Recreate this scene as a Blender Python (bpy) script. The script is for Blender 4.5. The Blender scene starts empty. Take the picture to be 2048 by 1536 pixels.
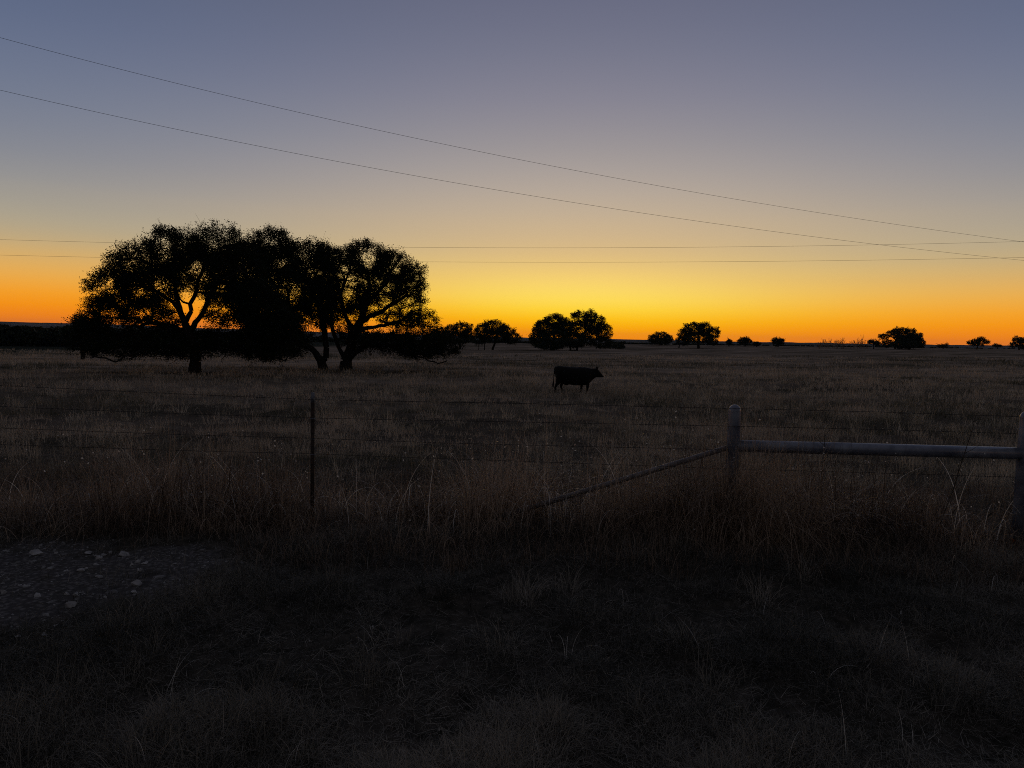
import bpy, math
import numpy as np
from mathutils import Matrix, Vector

scene = bpy.context.scene
rng = np.random.default_rng(11)
PI = math.pi

# ---------------------------------------------------------------- camera
F = 1420.0                       # focal length in photo pixels (2048 wide)
EYE = 1.72
PITCH = math.radians(4.0)
ROLL = math.radians(1.30)
cam_d = bpy.data.cameras.new("camera")
cam_d.sensor_width = 36.0
cam_d.lens = 36.0 * F / 2048.0
cam_d.clip_start = 0.05
cam_d.clip_end = 20000
cam = bpy.data.objects.new("camera", cam_d)
scene.collection.objects.link(cam)
RM = Matrix.Rotation(PI / 2 - PITCH, 4, 'X') @ Matrix.Rotation(ROLL, 4, 'Z')
cam.matrix_world = Matrix.Translation((0, 0, EYE)) @ RM
scene.camera = cam
R3 = np.array([[RM[i][j] for j in range(3)] for i in range(3)])

# ---------------------------------------------------------------- light
SUN_AZ = math.radians(5.5)       # to the right of the view
scene.view_settings.view_transform = 'Standard'
scene.view_settings.look = 'None'
scene.view_settings.exposure = 0.0
scene.view_settings.gamma = 1.0
scene.cycles.use_denoising = False
scene.cycles.filter_width = 1.0


def lin(c):
    c = np.asarray(c, float) / 255.0
    return np.where(c <= 0.04045, c / 12.92, ((c + 0.055) / 1.055) ** 2.4)


# dusk sky: elevation (degrees) -> colour, for the sun's side and for 45 degrees off it
SUNWARD = [(-10, (250, 124, 0)), (0.05, (255, 142, 0)), (0.73, (255, 174, 0)), (1.32, (255, 194, 10)), (2.11, (255, 214, 56)),
           (2.9, (255, 221, 90)), (3.69, (252, 217, 103)), (4.67, (245, 207, 114)), (6.03, (225, 191, 127)), (7.57, (208, 180, 138)),
           (9.85, (192, 174, 151)), (12.09, (174, 163, 155)), (14.28, (156, 150, 151)), (17.81, (134, 132, 146)),
           (21.18, (117, 119, 138)), (24.25, (105, 108, 130)), (34, (90, 93, 112)), (50, (84, 85, 98)), (90, (80, 80, 88))]
SIDE = [(-10, (230, 118, 40)), (0.16, (236, 122, 34)), (0.56, (242, 130, 24)), (1.22, (247, 146, 16)), (1.88, (247, 156, 30)),
        (2.87, (238, 168, 65)), (3.53, (230, 173, 85)), (4.84, (208, 172, 112)), (5.81, (186, 166, 130)), (7.11, (168, 160, 142)),
        (8.7, (148, 148, 146)), (9.97, (134, 138, 146)), (11.22, (125, 131, 144)), (14.28, (109, 120, 143)),
        (17.23, (98, 111, 138)), (19.97, (88, 102, 132)), (27, (80, 90, 114)), (50, (80, 82, 94)), (90, (80, 80, 88))]


def fill_ramp(node, table, lo=-10.0, hi=90.0):
    xs = np.array([t[0] for t in table], float)
    cs = np.array([lin(t[1]) for t in table])
    # 30 stops, dense near the horizon
    s = np.concatenate([[-10, -0.5], np.linspace(0, 7, 11), np.linspace(8, 26, 12), [30, 36, 45, 60, 90]])
    # monotone smoothing: average of neighbouring interpolations
    out = []
    for e in s:
        w = 0.35 if e < 8 else 1.0
        acc = sum(np.array([np.interp(e + k * w, xs, cs[:, j]) for j in range(3)]) for k in (-1, 0, 1)) / 3
        out.append(acc)
    cr = node.color_ramp
    while len(cr.elements) < len(s):
        cr.elements.new(0.5)
    for el, e, c in zip(cr.elements, s, out):
        el.position = (e - lo) / (hi - lo)
    for el, e, c in zip(cr.elements, s, out):
        el.color = (*c, 1)


world = bpy.data.worlds.new("World")
scene.world = world
world.use_nodes = True
nt = world.node_tree
nt.nodes.clear()


def WN(t, **kw):
    n = nt.nodes.new(t)
    for k, v in kw.items():
        setattr(n, k, v)
    return n


def wmath(op, a, b=None, c=None):
    n = WN('ShaderNodeMath', operation=op)
    for i, v in enumerate((a, b, c)):
        if v is None:
            continue
        if isinstance(v, (int, float)):
            n.inputs[i].default_value = v
        else:
            nt.links.new(v, n.inputs[i])
    return n.outputs[0]


tc = WN('ShaderNodeTexCoord')
sep = WN('ShaderNodeSeparateXYZ')
nt.links.new(tc.outputs['Generated'], sep.inputs[0])
X, Y, Z = sep.outputs
elev = wmath('MULTIPLY', wmath('ARCSINE', wmath('MINIMUM', wmath('MAXIMUM', Z, -1.0), 1.0)), 180 / PI)
t_el = wmath('DIVIDE', wmath('ADD', elev, 10.0), 100.0)
hl = wmath('SQRT', wmath('ADD', wmath('ADD', wmath('MULTIPLY', X, X), wmath('MULTIPLY', Y, Y)), 1e-6))
cosaz = wmath('DIVIDE', wmath('ADD', wmath('MULTIPLY', X, math.sin(SUN_AZ)), wmath('MULTIPLY', Y, math.cos(SUN_AZ))), hl)
az = wmath('MULTIPLY', wmath('ARCCOSINE', wmath('MINIMUM', wmath('MAXIMUM', cosaz, -1.0), 1.0)), 180 / PI)
wid = WN('ShaderNodeMapRange'); nt.links.new(elev, wid.inputs[0])
wid.inputs[1].default_value = 4.5; wid.inputs[2].default_value = 9.0
wid.inputs[3].default_value = 18.0; wid.inputs[4].default_value = 28.5
q = wmath('DIVIDE', az, wid.outputs[0])
w_sun = wmath('EXPONENT', wmath('MULTIPLY', wmath('MULTIPLY', q, q), -1.0))
r1 = WN('ShaderNodeValToRGB'); fill_ramp(r1, SUNWARD)
r2 = WN('ShaderNodeValToRGB'); fill_ramp(r2, SIDE)
nt.links.new(t_el, r1.inputs[0]); nt.links.new(t_el, r2.inputs[0])
mix1 = WN('ShaderNodeMix', data_type='RGBA')
nt.links.new(w_sun, mix1.inputs[0]); nt.links.new(r2.outputs[0], mix1.inputs[6]); nt.links.new(r1.outputs[0], mix1.inputs[7])
# the sky away from the afterglow is much darker
back = WN('ShaderNodeMapRange', interpolation_type='SMOOTHSTEP')
nt.links.new(az, back.inputs[0])
back.inputs[1].default_value = 50; back.inputs[2].default_value = 120
back.inputs[3].default_value = 0.0; back.inputs[4].default_value = 1.0
# only low sky depends on azimuth
lowf = WN('ShaderNodeMapRange'); nt.links.new(elev, lowf.inputs[0])
lowf.inputs[1].default_value = 25; lowf.inputs[2].default_value = 60
lowf.inputs[3].default_value = 1.0; lowf.inputs[4].default_value = 0.0
mix2 = WN('ShaderNodeMix', data_type='RGBA')
nt.links.new(wmath('MULTIPLY', back.outputs[0], lowf.outputs[0]), mix2.inputs[0])
nt.links.new(mix1.outputs[2], mix2.inputs[6])
mix2.inputs[7].default_value = (0.085, 0.080, 0.085, 1)
bg = WN('ShaderNodeBackground')
nt.links.new(mix2.outputs[2], bg.inputs[0])
bg.inputs[1].default_value = 1.0
sky = WN('ShaderNodeTexSky', sky_type='NISHITA')
sky.sun_disc = False
sky.sun_elevation = math.radians(0.5)
sky.sun_rotation = SUN_AZ
bg2 = WN('ShaderNodeBackground')
nt.links.new(sky.outputs[0], bg2.inputs[0])
bg2.inputs[1].default_value = 0.0006
adds = WN('ShaderNodeAddShader')
nt.links.new(bg.outputs[0], adds.inputs[0]); nt.links.new(bg2.outputs[0], adds.inputs[1])
wo = WN('ShaderNodeOutputWorld')
nt.links.new(adds.outputs[0], wo.inputs[0])

sun_d = bpy.data.lights.new("sun", 'SUN')
sun_d.energy = 0.03
sun_d.angle = math.radians(12)
sun_d.color = (1.0, 0.55, 0.25)
sun = bpy.data.objects.new("sun", sun_d)
sd = Vector((math.sin(SUN_AZ), math.cos(SUN_AZ), math.tan(math.radians(3.0)))).normalized()
sun.rotation_euler = sd.to_track_quat('Z', 'Y').to_euler()
sun.location = (20, 100, 30)
scene.collection.objects.link(sun)


# ---------------------------------------------------------------- helpers
def ray(px, py):
    d = R3 @ np.array([(px - 1024) / F, -(py - 768) / F, -1.0])
    return d / d[1]                       # per metre of depth (world Y)


def P(px, py, depth):
    d = ray(px, py)
    return np.array([d[0] * depth, depth, EYE + d[2] * depth])


TAB_D = np.array([0, 3, 7, 12, 28, 45, 60, 100, 200, 300, 450, 700, 1300, 2000, 6000], float)
TAB_C = np.array([0, 0, 0, -.20, -.56, -.80, -1.0, -1.5, -2.3, -2.1, -3.2, -9, -34, -45, -60], float)
TAB_S = np.array([0, 0, 0, .02, .15, .4, .6, 1.4, 3.0, 3.4, 3.6, 3.0, 0, 0, 0], float)


def vnoise(x, y, seed=0):
    xi = np.floor(x).astype(np.int64); yi = np.floor(y).astype(np.int64)
    fx = x - xi; fy = y - yi
    fx = fx * fx * (3 - 2 * fx); fy = fy * fy * (3 - 2 * fy)

    def h(a, b):
        v = np.sin(a * 127.1 + b * 311.7 + seed * 74.7) * 43758.5453
        return v - np.floor(v)
    return (h(xi, yi) * (1 - fx) + h(xi + 1, yi) * fx) * (1 - fy) + (h(xi, yi + 1) * (1 - fx) + h(xi + 1, yi + 1) * fx) * fy


def fnoise(x, y, seed=0, octv=3):
    s = 0; a = 1; t = 0
    for k in range(octv):
        s = s + a * vnoise(x * 2 ** k, y * 2 ** k, seed + k); t += a; a *= .5
    return s / t


def gz(x, y):
    x = np.asarray(x, float); y = np.asarray(y, float)
    D = np.hypot(x, y)
    th = np.arctan2(x, y)
    tc_ = np.clip(th, -PI / 4, PI / 4)
    u = np.tan(tc_) * np.clip(np.cos(th) + .3, 0, 1)
    d = D * np.cos(tc_)
    z = np.interp(d, TAB_D, TAB_C) + np.interp(d, TAB_D, TAB_S) * u
    z = z + (fnoise(x / 1.3, y / 1.3, 3) - .5) * .10 * np.clip((d - 1) / 3, 0, 1) * np.clip(2 - d / 60, 0, 1)
    z = z + (fnoise(x / .55, y / .5, 13, 2) - .5) * .22 * np.clip((d - 7.0) / 2, 0, 1) * np.clip(2.2 - d / 25, 0, 1)
    z = z + (fnoise(x / .42, y / .42, 17, 2) - .5) * .13 * np.clip((d - 1.2) / 1, 0, 1) * np.clip((7.2 - d) / 1.2, 0, 1) * np.clip((x + 2.2) / 1.0 + np.clip((3.6 - d) / .6, 0, 1), 0, 1)
    z = z + (fnoise(x / 9, y / 9, 9) - .5) * .35 * np.clip((d - 9) / 12, 0, 1)
    return z


def hit(px, py):
    """where the ray through a photo pixel meets the ground"""
    d = ray(px, py)
    t = 1.5
    while t < 3000:
        if EYE + d[2] * t < gz(d[0] * t, t):
            lo, hi = t / 1.01, t
            for _ in range(25):
                m = (lo + hi) / 2
                if EYE + d[2] * m < gz(d[0] * m, m): hi = m
                else: lo = m
            return np.array([d[0] * hi, hi, float(gz(d[0] * hi, hi))])
        t *= 1.01
    return None


def on_ground(px, depth):
    """ground point at this depth that shows in photo column px"""
    py = 700.0
    for _ in range(6):
        d = ray(px, py)
        z = float(gz(d[0] * depth, depth))
        # invert: find py whose ray reaches z
        d2 = ray(px, py + 1)
        slope = (d2[2] - d[2]) * depth
        py += (z - (EYE + d[2] * depth)) / slope
    return np.array([d[0] * depth, depth, float(gz(d[0] * depth, depth))])


def mesh_np(name, V, Fc, mat, parent=None, smooth=False, attrs=None):
    V = np.ascontiguousarray(V, dtype=np.float32)
    Fc = np.ascontiguousarray(Fc, dtype=np.int32)
    k = Fc.shape[1]
    me = bpy.data.meshes.new(name)
    me.vertices.add(len(V)); me.vertices.foreach_set("co", V.ravel())
    me.loops.add(Fc.size); me.loops.foreach_set("vertex_index", Fc.ravel())
    me.polygons.add(len(Fc))
    me.polygons.foreach_set("loop_start", np.arange(0, Fc.size, k, dtype=np.int32))
    me.polygons.foreach_set("loop_total", np.full(len(Fc), k, dtype=np.int32))
    if smooth:
        me.polygons.foreach_set("use_smooth", np.ones(len(Fc), dtype=bool))
    for an, av in (attrs or {}).items():
        a = me.attributes.new(an, 'FLOAT', 'POINT')
        a.data.foreach_set("value", np.ascontiguousarray(av, dtype=np.float32))
    me.update()
    me.materials.append(mat)
    o = bpy.data.objects.new(name, me)
    scene.collection.objects.link(o)
    if parent is not None:
        o.parent = parent
    return o


def empty(name, loc):
    o = bpy.data.objects.new(name, None)
    o.location = [float(v) for v in loc]
    o.empty_display_size = 0.2
    scene.collection.objects.link(o)
    return o


def tag(o, label=None, cat=None, group=None, kind=None):
    if label: o["label"] = label
    if cat: o["category"] = cat
    if group: o["group"] = group
    if kind: o["kind"] = kind
    return o


class MB:
    """collects quads"""
    def __init__(s): s.V = []; s.F = []; s.n = 0

    def add(s, V, Fc):
        s.V.append(np.asarray(V, float)); s.F.append(np.asarray(Fc, int) + s.n); s.n += len(V)

    def tube(s, pts, rad, sides=6, cap=True):
        pts = np.asarray(pts, float); n = len(pts)
        rad = np.broadcast_to(np.asarray(rad, float), (n,))
        t = np.gradient(pts, axis=0)
        t /= np.linalg.norm(t, axis=1)[:, None] + 1e-12
        ref = np.array([0, 0, 1.0]) if abs(t[:, 2]).mean() < .8 else np.array([1.0, 0, 0])
        a = np.cross(t, ref); a /= np.linalg.norm(a, axis=1)[:, None] + 1e-12
        b = np.cross(t, a)
        ang = np.arange(sides) * 2 * PI / sides
        V = pts[:, None, :] + rad[:, None, None] * (np.cos(ang)[None, :, None] * a[:, None, :] + np.sin(ang)[None, :, None] * b[:, None, :])
        V = V.reshape(-1, 3)
        i = np.arange(n - 1)[:, None] * sides; j = np.arange(sides)[None, :]; j2 = (j + 1) % sides
        Fq = np.stack([i + j, i + j2, i + sides + j2, i + sides + j], -1).reshape(-1, 4)
        if cap:
            V = np.vstack([V, pts[0] - t[0] * 0, pts[-1]])
            c0 = n * sides; c1 = c0 + 1
            jj = np.arange(0, sides, 2)
            f0 = np.stack([np.full_like(jj, c0), (jj + 2) % sides, (jj + 1) % sides, jj], -1)
            b0 = (n - 1) * sides
            f1 = np.stack([np.full_like(jj, c1), b0 + jj, b0 + (jj + 1) % sides, b0 + (jj + 2) % sides], -1)
            Fq = np.vstack([Fq, f0, f1])
        s.add(V, Fq)

    def box(s, c, sx, sy, sz):
        c = np.asarray(c, float)
        V = np.array([[x, y, z] for x in (-1, 1) for y in (-1, 1) for z in (-1, 1)], float) * np.array([sx, sy, sz]) / 2 + c
        s.add(V, [[0, 1, 3, 2], [4, 6, 7, 5], [0, 4, 5, 1], [2, 3, 7, 6], [0, 2, 6, 4], [1, 5, 7, 3]])

    def build(s, name, mat, parent=None, smooth=False, origin=(0, 0, 0), **kw):
        return mesh_np(name, np.vstack(s.V) - np.asarray(origin), np.vstack(s.F), mat, parent, smooth, **kw)


# ---------------------------------------------------------------- materials
def mat_new(name):
    m = bpy.data.materials.new(name)
    m.use_nodes = True
    m.node_tree.nodes.clear()
    return m, m.node_tree


def simple_mat(name, c1, c2, scale=8.0, rough=.8, metallic=0.0, bump=0.2, spec=.5, detail=6):
    m, t = mat_new(name)
    o = t.nodes.new('ShaderNodeOutputMaterial'); b = t.nodes.new('ShaderNodeBsdfPrincipled')
    tcn = t.nodes.new('ShaderNodeTexCoord'); n = t.nodes.new('ShaderNodeTexNoise')
    n.inputs['Scale'].default_value = scale; n.inputs['Detail'].default_value = detail
    t.links.new(tcn.outputs['Object'], n.inputs['Vector'])
    r = t.nodes.new('ShaderNodeValToRGB')
    r.color_ramp.elements[0].position = .35; r.color_ramp.elements[1].position = .65
    r.color_ramp.elements[0].color = (*c1, 1); r.color_ramp.elements[1].color = (*c2, 1)
    t.links.new(n.outputs['Fac'], r.inputs[0]); t.links.new(r.outputs[0], b.inputs['Base Color'])
    b.inputs['Roughness'].default_value = rough; b.inputs['Metallic'].default_value = metallic
    b.inputs['Specular IOR Level'].default_value = spec
    bp = t.nodes.new('ShaderNodeBump'); bp.inputs['Strength'].default_value = bump
    bp.inputs['Distance'].default_value = 0.02
    t.links.new(n.outputs['Fac'], bp.inputs['Height']); t.links.new(bp.outputs[0], b.inputs['Normal'])
    t.links.new(b.outputs[0], o.inputs[0])
    return m


def leaf_mat(name, c1, c2, trans=.35, rough=.6, attr='tint', spec=.3):
    m, t = mat_new(name)
    o = t.nodes.new('ShaderNodeOutputMaterial'); b = t.nodes.new('ShaderNodeBsdfPrincipled')
    a = t.nodes.new('ShaderNodeAttribute'); a.attribute_name = attr
    mx = t.nodes.new('ShaderNodeMix'); mx.data_type = 'RGBA'
    mx.inputs[6].default_value = (*c1, 1); mx.inputs[7].default_value = (*c2, 1)
    t.links.new(a.outputs['Fac'], mx.inputs[0])
    t.links.new(mx.outputs[2], b.inputs['Base Color'])
    b.inputs['Roughness'].default_value = rough
    b.inputs['Specular IOR Level'].default_value = spec
    tr = t.nodes.new('ShaderNodeBsdfTranslucent'); t.links.new(mx.outputs[2], tr.inputs[0])
    ms = t.nodes.new('ShaderNodeMixShader'); ms.inputs[0].default_value = trans
    t.links.new(b.outputs[0], ms.inputs[1]); t.links.new(tr.outputs[0], ms.inputs[2])
    t.links.new(ms.outputs[0], o.inputs[0])
    return m


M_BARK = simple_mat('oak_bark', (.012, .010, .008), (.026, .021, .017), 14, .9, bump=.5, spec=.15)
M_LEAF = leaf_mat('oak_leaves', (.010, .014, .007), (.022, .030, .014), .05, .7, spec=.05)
M_FARLEAF = leaf_mat('far_leaves', (.012, .018, .009), (.028, .038, .018), .05, .7, spec=.1)
M_BARE = simple_mat('bare_twigs', (.16, .12, .09), (.24, .18, .13), 5, .9, spec=.2)
M_ROAD_GRASS = leaf_mat('roadside_grass', (.032, .034, .026), (.31, .272, .22), .30, .6)
M_WEED = leaf_mat('dry_weeds', (.055, .034, .022), (.56, .42, .30), .36, .5)
M_DKWEED = leaf_mat('dark_weed_stems', (.018, .013, .010), (.14, .095, .065), .15, .6)
M_PALE = leaf_mat('curled_blades', (.55, .51, .45), (.88, .84, .76), .5, .3, spec=.8)  # paleness raised so the flecks on the weeds read as glints
M_PASTURE = leaf_mat('pasture_grass', (.068, .068, .044), (.52, .42, .32), .35, .7)
M_BUNCH = leaf_mat('bunch_grass', (.10, .095, .06), (.66, .55, .42), .35, .7)
M_STEM = simple_mat('weed_stem', (.03, .022, .018), (.06, .045, .03), 8, .9)
M_COW = simple_mat('cow_hide', (.003, .0025, .0025), (.006, .005, .005), 9, .75, bump=.05, spec=.15)
M_PIPE = simple_mat('grey_painted_pipe', (.09, .10, .14), (.24, .26, .31), 7, .33, .15, bump=.12, detail=12)
M_BRACE = simple_mat('rusty_brace_pipe', (.09, .085, .09), (.2, .18, .18), 18, .45, .3)
M_TPOST = simple_mat('rusty_post_steel', (.022, .015, .012), (.05, .028, .02), 25, .75, .3)
M_TPOSTTIP = simple_mat('post_tip_paint', (.10, .11, .14), (.16, .17, .2), 25, .6)
M_WIRE = simple_mat('weathered_wire', (.03, .026, .024), (.07, .06, .055), 40, .6, .7)
M_CABLE = simple_mat('aluminium_cable', (.04, .04, .045), (.07, .07, .075), 5, .6, .5)
M_POLE = simple_mat('pole_wood', (.05, .035, .025), (.10, .07, .05), 10, .85)
M_ROCK = simple_mat('limestone', (.20, .19, .185), (.36, .345, .33), 12, .9, bump=.5)
M_PEBBLE = simple_mat('pebbles', (.05, .047, .045), (.30, .29, .28), 9, .9, bump=.3)

# gravel patch at the roadside: centre and half-axes (metres)
g0 = hit(0, 1085); g1 = hit(425, 1175); g2 = hit(90, 1265)
GX0, GX1 = -7.5, g1[0]
GYC = (g0[1] + g2[1]) / 2
GYH = (g0[1] - g2[1]) / 2 * .92


def gravel_mask(x, y):
    """1 inside the gravel patch"""
    n = fnoise(x * 1.7, y * 1.7, 21) - .5
    cx, hx = -3.7, (GX1 + 3.7)
    d = ((x - cx) / hx) ** 4 + ((y - GYC) / GYH) ** 2
    return 1 / (1 + np.exp(-(1.05 - d + n * 2.6) * 4))


# ---------------------------------------------------------------- ground
def build_ground():
    rr = np.concatenate([[0.0, .4, .8, 1.2], np.arange(1.5, 8, .05), np.geomspace(8, 60, 190), np.geomspace(61.5, 4600, 130)])
    # finer azimuth ahead, coarse behind
    front = np.linspace(-52, 52, 420)
    back_ = np.linspace(52, 308, 80)[1:-1]
    az_ = np.radians(np.concatenate([front, back_]))
    na = len(az_)
    Rg, Ag = np.meshgrid(rr[1:], az_, indexing='ij')
    x = Rg * np.sin(Ag); y = Rg * np.cos(Ag)
    z = gz(x, y)
    V = np.stack([x, y, z], -1).reshape(-1, 3)
    V = np.vstack([V, [[0, 0, 0]]])
    nr = len(rr) - 1
    i = np.arange(nr - 1)[:, None] * na; j = np.arange(na)[None, :]; j2 = (j + 1) % na
    Fq = np.stack([i + j, i + na + j, i + na + j2, i + j2], -1).reshape(-1, 4)
    c = len(V) - 1
    jj = np.arange(0, na - 1, 2)
    Fc = np.stack([np.full_like(jj, c), jj, jj + 1, (jj + 2) % na], -1)
    Fq = np.vstack([Fq, Fc])
    gm = gravel_mask(V[:, 0], V[:, 1])
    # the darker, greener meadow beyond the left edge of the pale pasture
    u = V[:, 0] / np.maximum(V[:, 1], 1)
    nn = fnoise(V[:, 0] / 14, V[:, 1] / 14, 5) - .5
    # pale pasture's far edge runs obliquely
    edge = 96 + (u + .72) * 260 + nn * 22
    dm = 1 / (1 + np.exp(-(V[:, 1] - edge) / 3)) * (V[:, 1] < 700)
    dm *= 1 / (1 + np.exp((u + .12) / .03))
    m, t = mat_new('pasture_ground')
    L = t.links.new
    o = t.nodes.new('ShaderNodeOutputMaterial'); b = t.nodes.new('ShaderNodeBsdfPrincipled')
    tcn = t.nodes.new('ShaderNodeTexCoord')
    mp = t.nodes.new('ShaderNodeMapping'); mp.inputs['Scale'].default_value = (.05, .12, .1)
    L(tcn.outputs['Object'], mp.inputs[0])
    n1 = t.nodes.new('ShaderNodeTexNoise'); n1.inputs['Scale'].default_value = 1.6; n1.inputs['Detail'].default_value = 10
    n1.inputs['Roughness'].default_value = .65
    L(mp.outputs[0], n1.inputs['Vector'])
    r = t.nodes.new('ShaderNodeValToRGB')
    e = r.color_ramp.elements
    e[0].position = .36; e[0].color = (.06, .056, .038, 1)
    e[1].position = .66; e[1].color = (.38, .305, .24, 1)
    k = e.new(.5); k.color = (.19, .15, .115, 1)
    L(n1.outputs['Fac'], r.inputs[0])
    n2 = t.nodes.new('ShaderNodeTexNoise'); n2.inputs['Scale'].default_value = 9; n2.inputs['Detail'].default_value = 8
    L(tcn.outputs['Object'], n2.inputs['Vector'])
    # near the road: dark soil with thatch
    ag = t.nodes.new('ShaderNodeAttribute'); ag.attribute_name = 'gravel'
    an = t.nodes.new('ShaderNodeAttribute'); an.attribute_name = 'soil'
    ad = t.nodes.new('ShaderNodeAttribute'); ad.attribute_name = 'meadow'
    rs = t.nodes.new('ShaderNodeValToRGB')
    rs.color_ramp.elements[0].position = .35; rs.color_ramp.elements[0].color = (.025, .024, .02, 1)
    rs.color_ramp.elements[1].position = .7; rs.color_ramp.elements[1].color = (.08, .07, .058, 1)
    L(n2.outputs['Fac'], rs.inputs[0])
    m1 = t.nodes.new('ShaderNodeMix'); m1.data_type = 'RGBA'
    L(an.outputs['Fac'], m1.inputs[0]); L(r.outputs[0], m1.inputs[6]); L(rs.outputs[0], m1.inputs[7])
    n3 = t.nodes.new('ShaderNodeTexVoronoi'); n3.inputs['Scale'].default_value = 26
    L(tcn.outputs['Object'], n3.inputs['Vector'])
    rg = t.nodes.new('ShaderNodeValToRGB')
    rg.color_ramp.elements[0].position = 0; rg.color_ramp.elements[0].color = (.19, .177, .172, 1)
    rg.color_ramp.elements[1].position = .55; rg.color_ramp.elements[1].color = (.065, .061, .060, 1)
    L(n3.outputs['Distance'], rg.inputs[0])
    m2 = t.nodes.new('ShaderNodeMix'); m2.data_type = 'RGBA'
    ng = t.nodes.new('ShaderNodeTexNoise'); ng.inputs['Scale'].default_value = 5.5; ng.inputs['Detail'].default_value = 7; ng.inputs['Roughness'].default_value = .7
    L(tcn.outputs['Object'], ng.inputs['Vector'])
    gs = t.nodes.new('ShaderNodeMath'); gs.operation = 'MULTIPLY_ADD'; gs.inputs[1].default_value = 2.2; gs.inputs[2].default_value = -1.1
    L(ng.outputs['Fac'], gs.inputs[0])
    ga = t.nodes.new('ShaderNodeMath'); ga.operation = 'ADD'; L(gs.outputs[0], ga.inputs[0]); L(ag.outputs['Fac'], ga.inputs[1])
    gr = t.nodes.new('ShaderNodeMapRange'); gr.interpolation_type = 'SMOOTHSTEP'; L(ga.outputs[0], gr.inputs[0])
    gr.inputs[1].default_value = .45; gr.inputs[2].default_value = 1.15
    L(gr.outputs[0], m2.inputs[0]); L(m1.outputs[2], m2.inputs[6]); L(rg.outputs[0], m2.inputs[7])
    m3 = t.nodes.new('ShaderNodeMix'); m3.data_type = 'RGBA'
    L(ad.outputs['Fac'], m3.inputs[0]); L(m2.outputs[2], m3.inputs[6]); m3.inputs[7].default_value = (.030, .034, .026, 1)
    L(m3.outputs[2], b.inputs['Base Color'])
    b.inputs['Roughness'].default_value = 1; b.inputs['Specular IOR Level'].default_value = .0
    bp = t.nodes.new('ShaderNodeBump'); bp.inputs['Strength'].default_value = .8; bp.inputs['Distance'].default_value = .05
    L(n2.outputs['Fac'], bp.inputs['Height']); L(bp.outputs[0], b.inputs['Normal'])
    L(b.outputs[0], o.inputs[0])
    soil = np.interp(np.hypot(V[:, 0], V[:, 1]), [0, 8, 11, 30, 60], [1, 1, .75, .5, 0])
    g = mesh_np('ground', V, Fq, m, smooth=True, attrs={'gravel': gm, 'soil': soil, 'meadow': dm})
    tag(g, 'rolling dry pasture and roadside ground', 'ground', kind='structure')


build_ground()


# ---------------------------------------------------------------- distant hills
def build_hills():
    m, t = mat_new('hill_scrub')
    L = t.links.new
    o = t.nodes.new('ShaderNodeOutputMaterial'); b = t.nodes.new('ShaderNodeBsdfPrincipled')
    tcn = t.nodes.new('ShaderNodeTexCoord')
    n1 = t.nodes.new('ShaderNodeTexNoise'); n1.inputs['Scale'].default_value = .006; n1.inputs['Detail'].default_value = 8
    L(tcn.outputs['Object'], n1.inputs['Vector'])
    r = t.nodes.new('ShaderNodeValToRGB')
    r.color_ramp.elements[0].position = .4; r.color_ramp.elements[0].color = (.05, .055, .05, 1)
    r.color_ramp.elements[1].position = .6; r.color_ramp.elements[1].color = (.13, .125, .12, 1)
    L(n1.outputs['Fac'], r.inputs[0]); L(r.outputs[0], b.inputs['Base Color']); b.inputs['Roughness'].default_value = 1
    b.inputs['Specular IOR Level'].default_value = 0
    L(b.outputs[0], o.inputs[0])
    for name, Dc, tab, lab in (
        ('hills', 3400, [(-900, 655), (-300, 640), (0, 643), (120, 646), (200, 647), (350, 655), (650, 664), (1050, 675),
                         (1240, 678), (1300, 679.5), (1450, 683), (1600, 685), (1750, 688), (2048, 691), (2500, 704)],
         'long low far ridge along the horizon'),
        ('near_hills', 2300, [(-900, 663), (0, 651), (90, 652), (200, 655), (400, 661), (700, 668), (1050, 678), (1300, 681.5),
                              (1500, 684), (1600, 686.2), (1750, 689.5), (2048, 693.5), (2500, 706)],
         'dark lower slope in front of the far ridge')):
        xs = np.linspace(-900, 2500, 500)
        ty = np.interp(xs, [a[0] for a in tab], [a[1] for a in tab])
        ty = ty + (fnoise(xs / 40, xs * 0 + Dc, 7, 4) - .5) * 2.2
        crest = np.array([P(a, c, Dc) for a, c in zip(xs, ty)])
        V = []
        prof = [(-900, None, 0), (-450, None, .45), (-180, None, .8), (0, None, 1.0), (220, None, .8), (800, None, 0)]
        for off, _, k in prof:
            row = crest.copy()
            s = (Dc + off) / Dc
            row[:, 0] *= s; row[:, 1] = Dc + off
            base = gz(row[:, 0], row[:, 1]) - 2
            row[:, 2] = base + (crest[:, 2] - base) * k
            V.append(row)
        V = np.vstack(V); n = len(xs)
        i = np.arange(len(prof) - 1)[:, None] * n; j = np.arange(n - 1)[None, :]
        Fq = np.stack([i + j, i + j + 1, i + n + j + 1, i + n + j], -1).reshape(-1, 4)
        h = mesh_np(name, V, Fq, m, smooth=True)
        tag(h, lab, 'hills', kind='structure')


build_hills()


# ---------------------------------------------------------------- leaves and trees
def leaf_quads(C, size, aspect=.55, seed=0):
    """one diamond-ish leaf quad per centre"""
    r = np.random.default_rng(seed)
    n = len(C)
    d = r.normal(size=(n, 3)); d /= np.linalg.norm(d, axis=1)[:, None]
    e = r.normal(size=(n, 3)); e = np.cross(d, e); e /= np.linalg.norm(e, axis=1)[:, None]
    s = size * r.uniform(.6, 1.3, n)[:, None]
    V = np.stack([C - d * s * .5, C + e * s * aspect * .5 + d * s * .05, C + d * s * .5, C - e * s * aspect * .5 + d * s * .05], 1).reshape(-1, 3)
    Fq = np.arange(n * 4).reshape(-1, 4)
    return V, Fq


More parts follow.
